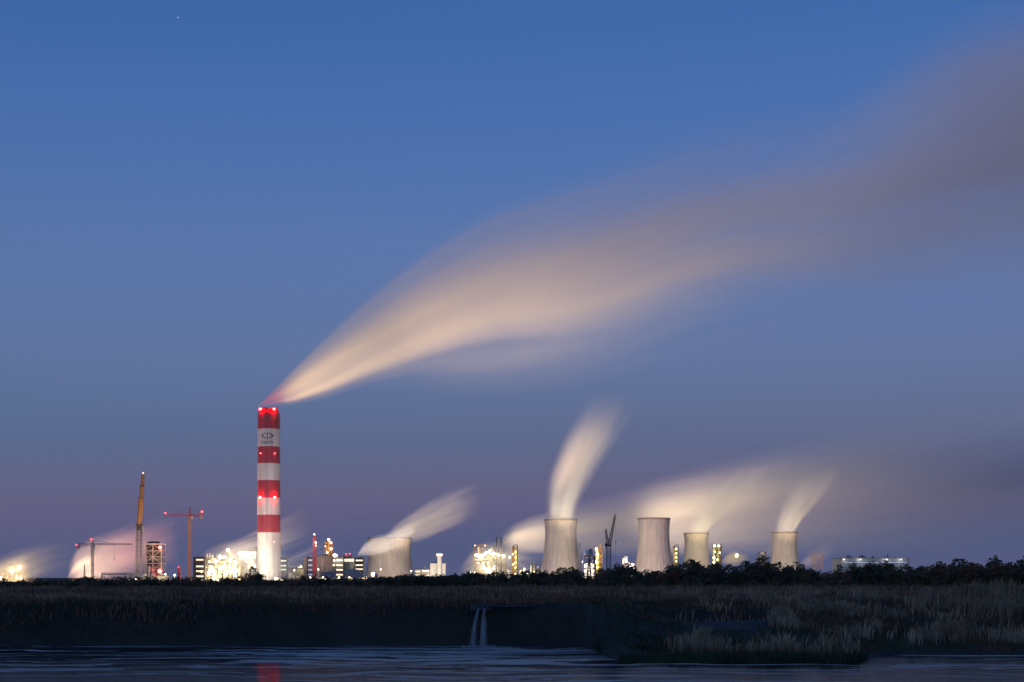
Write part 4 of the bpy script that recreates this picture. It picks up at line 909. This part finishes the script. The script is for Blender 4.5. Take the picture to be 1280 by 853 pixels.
r = N(tt, 'ShaderNodeMapRange'); link(tt, no.outputs[0], r.inputs[0]); r.inputs[1].default_value = .35; r.inputs[2].default_value = .7; r.inputs[3].default_value = .03; r.inputs[4].default_value = .22; link(tt, r.outputs[0], b.inputs['Alpha'])
M['fall'] = m
t = thing('waterfall', 'twin silky streams of water falling from the drain into the river', 'waterfall', (-2.5, Yf, 0))
for (xt, xb_, wt, wb) in ((-2.62, -3.12, .10, .30), (-2.22, -2.28, .12, .36)):
    mb = MB()
    for sgn in range(6):
        nseg = 12; vs = []; fs = []
        for i in range(nseg + 1):
            f = i / nseg; z = zt - .05 - (zt + .05) * f; cx_ = xt + (xb_ - xt) * math.sqrt(f); wd = (wt + (wb - wt) * f) * (1.15 - .19 * sgn)
            yo = Yf + .3 - 1.0 * math.sqrt(f) + .05 * sgn
            for k in range(9):
                a = -1 + 2 * k / 8; vs.append((cx_ + a * wd, yo - .10 * (1 - a * a) * (1 + f), z))
        for i in range(nseg):
            for k in range(8): fs.append((i * 9 + k, (i + 1) * 9 + k, (i + 1) * 9 + k + 1, i * 9 + k + 1))
        mb.add(vs, fs)
    mb.build('water_stream', 'fall', t, True)
mb = MB(); rr_ = random.Random(3)
for k in range(110):
    a = rr_.uniform(0, 6.28); d = rr_.uniform(0, 1) ** .6
    mb.ball((-2.65 + 1.5 * d * math.cos(a), Yf - .7 + .5 * d * math.sin(a), .01), rr_.uniform(.05, .2), 7, 5, .5)
mb.build('splash_foam', 'fall', t, True)
t = thing('marker_post', 'pale marker post standing in the reeds on the right bank', 'post', (X(1128, 150), 150, 2.6))
MB().box(X(1125.6, 150), X(1130.4, 150), 150, 150.3, float(ground(np.array([X(1128, 150)]), np.array([150.0]))[0]) - .2, Z(763, 150)).build('board', 'grey', t)
MB().tube((X(1128, 150), 150.4, 1.5), (X(1128, 150), 150.4, Z(761, 150)), .08, .08, 6).build('pole', 'steel', t)

# ------------------------------------------------------------------ trees and bushes
def leaf_cards(cl, n, size, r):
    vs = []; fs = []
    for _ in range(n):
        c, rad = cl[r.randrange(len(cl))]
        while True:
            p = Vector((r.uniform(-1, 1), r.uniform(-1, 1), r.uniform(-1, 1)))
            if p.length < 1: break
        p = Vector(c) + p * p.length ** -.25 * rad if p.length > .01 else Vector(c)
        if p.z < .15: continue
        a = Vector((r.gauss(0, 1), r.gauss(0, 1), r.gauss(0, 1))).normalized(); b = a.orthogonal().normalized(); q = a.cross(b)
        s = size * r.uniform(.5, 1.2); i = len(vs)
        vs += [p - b * s, p + q * s * .6, p + b * s, p - q * s * .6]; fs.append((i, i + 1, i + 2, i + 3))
    return MB().add(vs, fs)
def make_tree(name, label, cat, mleaf, h, wid, nleaf, size, seed, trunk=True, bare=.0):
    r = random.Random(seed); t = thing(name, label, cat, (0, 0, 0))
    mb = MB(); top = h * .8; lean = r.uniform(-.05, .05) * h
    cl = []
    if trunk:
        mb.tube((0, 0, -.3), (lean * .5, 0, top * .5), h * .022, h * .014, 6); mb.tube((lean * .5, 0, top * .5), (lean, 0, h * .95), h * .014, h * .004, 5)
        nl = 9
    else: nl = 8
    for k in range(nl):
        a = 2 * math.pi * (k + r.random() * .6) / nl; z0 = h * r.uniform(.06, .62) if trunk else 0
        L = wid * r.uniform(.55, 1.0); z1 = z0 + h * r.uniform(.15, .38) if trunk else h * r.uniform(.45, .95)
        p0 = (lean * z0 / h, 0, z0) if trunk else (.1 * math.cos(a), .1 * math.sin(a), -.15)
        p1 = (math.cos(a) * L, math.sin(a) * L, z1); mb.tube(p0, p1, h * .009 + .01, h * .003, 4)
        for _ in range(3):
            f = r.uniform(.5, 1); q = Vector(p0).lerp(Vector(p1), f); e_ = q + Vector((r.uniform(-1, 1), r.uniform(-1, 1), r.uniform(.2, 1.3))) * h * .13
            mb.tube(q, e_, h * .004 + .004, h * .0015, 3)
        cl.append((Vector(p0).lerp(Vector(p1), .8), wid * r.uniform(.22, .42)))
        cl.append((Vector(p0).lerp(Vector(p1), .5) + Vector((0, 0, h * .06)), wid * r.uniform(.25, .40)))
    if trunk: cl += [(Vector((lean, 0, h * .9)), wid * .32), (Vector((lean, .2, h * .76)), wid * .45)]
    mb.build('trunk' if trunk else 'stems', 'bark', t)
    leaf_cards(cl, int(nleaf * (1 - bare)), size, r).build('crown' if trunk else 'foliage', mleaf, t)
    return t
TP = [make_tree('tree', '', '', ml, 8, wd * 1.25, 900, .40, 20 + i, True, br) for i, (ml, wd, br) in enumerate([('leaf_green', 2.6, 0), ('leaf_brown', 2.4, .1), ('leaf_olive', 2.9, 0), ('leaf_green', 2.2, .1), ('leaf_brown', 2.8, .45), ('leaf_olive', 2.5, .55), ('leaf_green', 3.1, .05)])]
BP = [make_tree('bush', '', '', ml, 2.6, wd, 460, .27, 60 + i, False, br) for i, (ml, wd, br) in enumerate([('leaf_green', 1.9, 0), ('leaf_brown', 2.2, .2), ('leaf_olive', 2.4, 0), ('leaf_brown', 1.7, .6)])]
used = set()
def plant(protos, px, D, ytop, label, cat, group=None, which=None, sxy=None, href=8.0):
    p = protos[random.randrange(len(protos)) if which is None else which]
    x = X(px, D); g = float(ground(np.array([x]), np.array([float(D)]))[0]); h = max(Z(ytop, D) - g, .6)
    if id(p) in used: o = copy_tree(p)
    else: o = p; used.add(id(p))
    s = h / href; k = (sxy if sxy else random.uniform(.85, 1.2))
    o.location = (x, D, g - .05); o.scale = (s * k, s * k, s); o.rotation_euler = (0, 0, random.uniform(0, 6.28))
    o['label'] = label; o['category'] = cat
    if group: o['group'] = group
    elif 'group' in o: del o['group']
    return o
SKYL = [(590, 717), (620, 714), (660, 711), (690, 710), (712, 706), (735, 712), (760, 706), (775, 704), (800, 711), (825, 706), (845, 702), (862, 699), (880, 703), (910, 702), (940, 703), (956, 698), (975, 704), (1010, 703), (1025, 709), (1045, 711), (1060, 706), (1090, 702), (1120, 703), (1140, 700), (1180, 700), (1220, 699), (1290, 698)]
def sky_y(px): return float(np.interp(px, [a for a, _ in SKYL], [b for _, b in SKYL]))
KIND = ['dark green tree', 'brown autumn tree', 'olive tree', 'narrow green tree', 'thin brown tree', 'half bare tree', 'wide green tree']
BKIND = ['green bush', 'brown bush', 'olive bush', 'half bare bush']
def landmark(px):
    L = [(8, 'the lamps at the left edge'), (60, 'the gap beside left edge lamps'), (105, 'the pink steam cloud'), (147, 'the round steel ring'), (178, 'the mobile crane'), (195, 'the scaffold tower'), (222, 'the small red chimney'),
         (248, 'the orange tower crane'), (280, 'the dazzling process unit'), (308, 'the white floodlit block'), (336, 'the striped chimney'), (368, 'the long grey hall'), (393, 'the red lattice mast'), (412, 'the blue control building'), (440, 'the sloping conveyor'),
         (476, 'broad squat tower\'s left half'), (503, 'broad squat tower\'s right half'), (528, 'the low cream block'), (549, 'the white hall with chimney'), (573, 'the gap before the refinery'), (603, 'the refinery unit'), (625, 'the thin dark stacks'), (644, 'the twin yellow column'), (664, 'the row of small vessels'), (690, 'big steaming tower\'s left half'), (713, 'big steaming tower\'s right half'),
         (737, 'the water tower'), (762, 'the luffing crane'), (784, 'the slim white block'), (808, 'pinkish tower\'s left half'), (828, 'pinkish tower\'s right half'), (845, 'the slender yellow column'), (870, 'the cream cooling tower'), (896, 'the greenish columns'), (922, 'the orange steam dome'), (953, 'the dark frame tower'), (981, 'the last cooling tower'), (1022, 'the pinkish steam puff'),
         (1060, 'warehouse left end'), (1095, 'warehouse middle'), (1130, 'warehouse right end'), (1160, 'open sky beside the warehouse'), (1200, 'open sky beyond the warehouse'), (1240, 'sky near the right edge'), (1275, 'the very right edge')]
    return min(L, key=lambda q: abs(q[0] - px))[1]
ROWN = ['front', 'second', 'third', 'back']
PL = []                                                    # (protos, px, D, ytop, noun phrase, category, group, which, sxy, href)
for i in range(165):
    px = 592 + 700 * ((i * .618034) % 1.0); row = i % 4
    D = 400 + 45 * row + random.uniform(-12, 12); f = (.84, .92, .98, 1.0)[row]
    k = random.randrange(7)
    PL.append((TP, px, D, 732 - (732 - sky_y(px)) * f * random.choice((random.uniform(.62, .9), random.uniform(.85, 1.12))), f'{KIND[k]} in {ROWN[row]} row before {landmark(px)}', 'tree', 'trees of the wooded belt', k, random.uniform(.95, 1.35), 8.0))
for i in range(66):
    px = 450 + 150 * ((i * .618034) % 1.0); row = i % 3; D = 420 + 40 * row + random.uniform(-10, 10); k = random.randrange(7)
    PL.append((TP, px, D, 732 - (732 - float(np.interp(px, [450, 500, 560, 600], [726, 719, 719, 716]))) * random.uniform(.8, 1.12), f'small {KIND[k]} in {ROWN[row]} row before {landmark(px)}', 'tree', 'small trees before the broad squat tower', k, random.uniform(1.3, 1.8), 8.0))
for i in range(60):
    px = -8 + 465 * ((i * .618034) % 1.0); row = i % 3; D = 400 + 50 * row + random.uniform(-10, 10); k = random.randrange(4)
    PL.append((BP, px, D, 726.5 - 7.5 * random.random() ** 1.3, f'{BKIND[k]} in {ROWN[row]} row before {landmark(px)}', 'bush', 'bushes along the left field edge', k, random.uniform(1.3, 2.0), 2.6))
byl = {}
for q in PL: byl.setdefault(q[4], []).append(q)
for lab, qs in byl.items():
    qs.sort(key=lambda q: q[1])
    for j, q in enumerate(qs):
        l2 = lab
        if len(qs) == 2: l2 += (', the left one', ', the right one')[j]
        elif len(qs) > 2: l2 += ', ' + ('leftmost one' if j == 0 else 'rightmost one' if j == len(qs) - 1 else 'middle one' if len(qs) == 3 else f'{["", "second", "third", "fourth", "fifth", "sixth"][j]} from left')
        plant(q[0], q[1], q[2], q[3], l2, q[5], q[6], q[7], q[8], q[9])
for px, D, yt, w_, k, lab in ((318, 520, 709, 2, 1.25, 'large rounded tree in front of the boiler house left of the chimney'), (306, 560, 718, 4, 1.2, 'smaller bare tree touching the large one near the chimney'), (378, 500, 719, 3, 1.0, 'upright dark tree in front of the low grey hall'), (371, 520, 724, 6, 1.3, 'low dark tree right of the chimney foot'),
                              (105, 430, 720, 5, 1.5, 'sparse twiggy tree in front of the pink steam'), (283, 480, 724, 0, 1.9, 'broad low tree before the dazzling process unit'), (956, 620, 693, 5, .9, 'thin tall tree against the steam left of the last tower'), (189, 480, 726, 2, 1.5, 'squat tree under the scaffold tower'),
                              (407, 540, 727, 0, 1.3, 'small tree at the foot of the dark trestle'), (155, 470, 728, 1, 1.5, 'small brown tree in front of the round steel ring'), (243, 460, 727, 2, 1.3, 'small tree in front of the lit stair tower'), (863, 560, 700, 6, 1.2, 'dense rounded tree in front of the cream cooling tower'), (430, 520, 727, 4, 1.4, 'bare little tree before the sloping conveyor'), (48, 450, 725, 5, 1.6, 'thin bare tree just right of the left edge lamps'), (78, 480, 727, 1, 1.7, 'low brown tree left of the pink steam'), (128, 440, 726, 2, 1.8, 'low olive tree at the left end of the steel ring'), (168, 450, 724, 4, 1.4, 'bare tree at the foot of the mobile crane'), (210, 430, 725, 0, 1.7, 'green tree before the pump house'), (262, 450, 726, 5, 1.5, 'half bare tree before the left part of the dazzling unit'), (346, 460, 726, 1, 1.6, 'brown tree before the chimney foot'), (772, 430, 704, 0, 1.0, 'dark leafy tree under the luffing crane')):
    plant(TP, px, D, yt, lab, 'tree', None, w_, k)

# ------------------------------------------------------------------ grass, weeds and reeds
def blades(name, label, m, x, y, h, wdt, lean=.35, head=0.0):
    """bent two-segment blades; head widens the upper segment into a seed plume"""
    n = len(x); z = ground(x, y); h = h * (.55 + .65 * np.clip(.5 + 1.6 * wob(x + 5, y, 1.1), 0, 1)); a = rng.uniform(0, 2 * np.pi, n); la = rng.normal(.6, 1.2, n); ll = rng.uniform(.05, lean, n) ** 1.0 * h
    br = rng.random(n) < .12; ll = np.where(br, h * rng.uniform(.5, .9, n), ll); zt_ = np.where(br, h * .55, h)
    V = np.zeros((n, 5, 3)); ca, sa = np.cos(a) * wdt, np.sin(a) * wdt; cx_, sx_ = np.cos(la), np.sin(la)
    for k, s_ in ((0, -1), (1, 1)):
        V[:, k, 0] = x + s_ * ca; V[:, k, 1] = y + s_ * sa; V[:, k, 2] = z - .05
    for k, s_ in ((2, 1), (3, -1)):
        q = .75 + head
        V[:, k, 0] = x + s_ * ca * q + cx_ * ll * .32; V[:, k, 1] = y + s_ * sa * q + sx_ * ll * .32; V[:, k, 2] = z + h * (.62 if not head else .72)
    V[:, 4, 0] = x + cx_ * ll; V[:, 4, 1] = y + sx_ * ll; V[:, 4, 2] = z + zt_
    i0 = np.arange(n)[:, None] * 5
    idx = np.concatenate([i0 + np.array([0, 1, 2]), i0 + np.array([0, 2, 3]), i0 + np.array([3, 2, 4])], 1).ravel()
    me = bpy.data.meshes.new(name); me.vertices.add(n * 5); me.vertices.foreach_set('co', V.ravel())
    me.loops.add(n * 9); me.loops.foreach_set('vertex_index', idx); me.polygons.add(n * 3); me.polygons.foreach_set('loop_start', np.arange(n * 3) * 3)
    me.update(calc_edges=True); me.validate(); me.materials.append(m if not isinstance(m, str) else M[m])
    o = bpy.data.objects.new(name, me); COL.objects.link(o)
    return tag(o, label, None, None, 'stuff')
def scatter(n, px0, px1, d0, d1, s, thr, seed, bias=1.0):
    X_, Y_ = [], []; g = np.random.default_rng(seed); got = 0
    while got < n:
        px = g.uniform(px0, px1, n * 2); D = d0 + (d1 - d0) * g.uniform(0, 1, n * 2) ** bias; x = (px - 640) / F * D
        v = wob(x + seed * 31, D * .8, s) - 1.2 * np.clip((px0 + 75 - px) / 75, 0, 1) * (px0 > 0); k = (v > thr + g.normal(0, .12, n * 2)) & (D > edge(x) + .5) & ((np.abs(x - POND[0]) / 4.4) ** 2 + ((D - 115) / 6.5) ** 2 > 1 - .5 * g.random(n * 2))
        X_.append(x[k]); Y_.append(D[k]); got += int(k.sum())
    return np.concatenate(X_)[:n], np.concatenate(Y_)[:n]
def thicket(name, label, m, px0, px1, n, d0, d1, hfun, size, seed):
    g = np.random.default_rng(seed); px = g.uniform(px0, px1, n); D = g.uniform(d0, d1, n); x = (px - 640) / F * D; z0 = ground(x, D)
    h = hfun(px) * (.55 + .45 * np.sin(px * .35 + D * .07) * np.sin(px * .13 + 2)) + .4
    z = z0 + h * g.uniform(0, 1, n) ** .8
    V = np.stack([x, D, z], -1)[:, None, :] + g.normal(0, 1, (n, 3, 3)) * size
    me = bpy.data.meshes.new(name); me.from_pydata(V.reshape(-1, 3).tolist(), [], np.arange(n * 3).reshape(n, 3).tolist()); me.update(); me.materials.append(M[m])
    o = bpy.data.objects.new(name, me); COL.objects.link(o); tag(o, label, None, None, 'stuff')
thicket('undergrowth', 'dense dark undergrowth below the wooded belt', 'leaf_olive', 586, 1330, 30000, 395, 560, lambda p: 3.4 + p * 0, .32, 5)
thicket('undergrowth', 'brown brushwood among the small trees before the broad squat tower', 'leaf_brown', 440, 610, 8000, 415, 520, lambda p: 1.9 + p * 0, .26, 6)
thicket('undergrowth', 'low dark scrub along the left field edge', 'leaf_green', -30, 470, 18000, 395, 520, lambda p: 1.3 + p * 0, .18, 8)
def wm(name, c, v, sc): return mat(name, c, .95, var=v, scale=(sc, sc, sc))
x, y = scatter(52000, -40, 1320, 116, 340, 5, -.25, 1, 1.6); blades('field_weeds', 'brownish weeds covering the dark field', wm('field_weed', (.22, .105, .060), .7, .10), x, y, rng.uniform(.2, .8, len(x)) ** 1.3, rng.uniform(.03, .09, len(x)))
x, y = scatter(16000, -40, 1320, 118, 300, 3, .35, 2, 1.5); blades('dry_grass', 'pale dry grass tufts on the field', wm('dry_grass', (.46, .27, .14), .6, .12), x, y, rng.uniform(.3, 1.0, len(x)), rng.uniform(.02, .06, len(x)))
x, y = scatter(9000, 770, 1320, 93, 150, 1.7, .30, 3, 1.0); blades('reeds', 'pale dry reeds with plumed heads on the right bank', wm('pale_reed', (.44, .28, .16), .6, .3), x, y, rng.uniform(.5, 1.35, len(x)), rng.uniform(.010, .03, len(x)), .4, 1.4)
x, y = scatter(5000, 1120, 1320, 108, 150, 2.2, .2, 7, 1.0); blades('reeds', 'tall pale reed stand near the right edge', wm('tall_reed', (.38, .24, .13), .6, .3), x, y, rng.uniform(.9, 1.9, len(x)), rng.uniform(.012, .03, len(x)), .35, 1.2)
x, y = scatter(16000, 760, 1320, 91, 150, 2.6, .05, 9, 1.0); blades('bank_weeds', 'rusty brown weeds and low stalks on the right bank', wm('bank_weed', (.19, .085, .045), .7, .4), x, y, rng.uniform(.15, .8, len(x)), rng.uniform(.012, .04, len(x)), .6)
x, y = scatter(46000, -40, 1320, 89, 135, 2.4, -.2, 4, 1.0); blades('bank_grass', 'dark green grass hanging over the river bank', wm('bank_grass', (.075, .085, .038), .6, .3), x, y, rng.uniform(.10, .5, len(x)) ** 1.2, rng.uniform(.02, .05, len(x)), .8)
xs_ = rng.uniform(6, 24, 9000); ys_ = edge(xs_) + rng.uniform(-.25, 2.2, 9000) * rng.random(9000); blades('shore_grass', 'green grass along the waterline of the right bank', wm('shore_grass', (.060, .085, .036), .6, .5), xs_, ys_, rng.uniform(.08, .5, 9000), rng.uniform(.015, .045, 9000), .7)
# bushes on the banks
for px, D, yt, k, lab in ((80, 119, 752, 3, 'bare bush on the bank edge near the left side'), (230, 118, 751, 1, 'brown bush on the bank edge left of the outfall'), (465, 122, 752, 3, 'half bare bush on the bank edge right of the red reflections'), (668, 120, 750, 1, 'brown bush on the bank edge right of the outfall'), (745, 116, 768, 2, 'olive bush on the bank corner'),
                          (800, 97, 800, 0, 'dark green bush at the left tip of the right bank'), (965, 128, 762, 1, 'brown bush among the reeds on the right bank'), (1075, 122, 768, 3, 'half bare bush left of the marker post'), (1190, 125, 764, 2, 'olive bush right of the marker post'), (870, 135, 757, 3, 'twiggy bush at the back of the right bank')):
    plant(BP, px, D, yt, lab, 'bush', None, k, random.uniform(1.2, 1.8), 2.6)
# a shallow pool on the right bank
pm, tt, b = principled('pool_water'); b.inputs['Base Color'].default_value = (.01, .013, .016, 1); b.inputs['Roughness'].default_value = .05; b.inputs['IOR'].default_value = 1.4
no = N(tt, 'ShaderNodeTexNoise'); no.inputs['Scale'].default_value = 2; tcn = N(tt, 'ShaderNodeTexCoord'); link(tt, tcn.outputs['Object'], no.inputs[0]); bu = N(tt, 'ShaderNodeBump'); bu.inputs['Strength'].default_value = .1; link(tt, no.outputs[0], bu.inputs['Height']); link(tt, bu.outputs[0], b.inputs['Normal'])
pv = []; 
for k in range(28):
    a = 2 * math.pi * k / 28; r_ = 1 + .18 * math.sin(3 * a + 1) + .1 * math.sin(5 * a); pv.append((POND[0] + POND[2] * 1.15 * r_ * math.cos(a), POND[1] + POND[3] * 1.15 * r_ * math.sin(a), POND[4] + .06))
tag(MB().add(pv, [tuple(range(28))]).build('pool_water', pm), 'still pool of water among the reeds on the right bank', kind='structure')
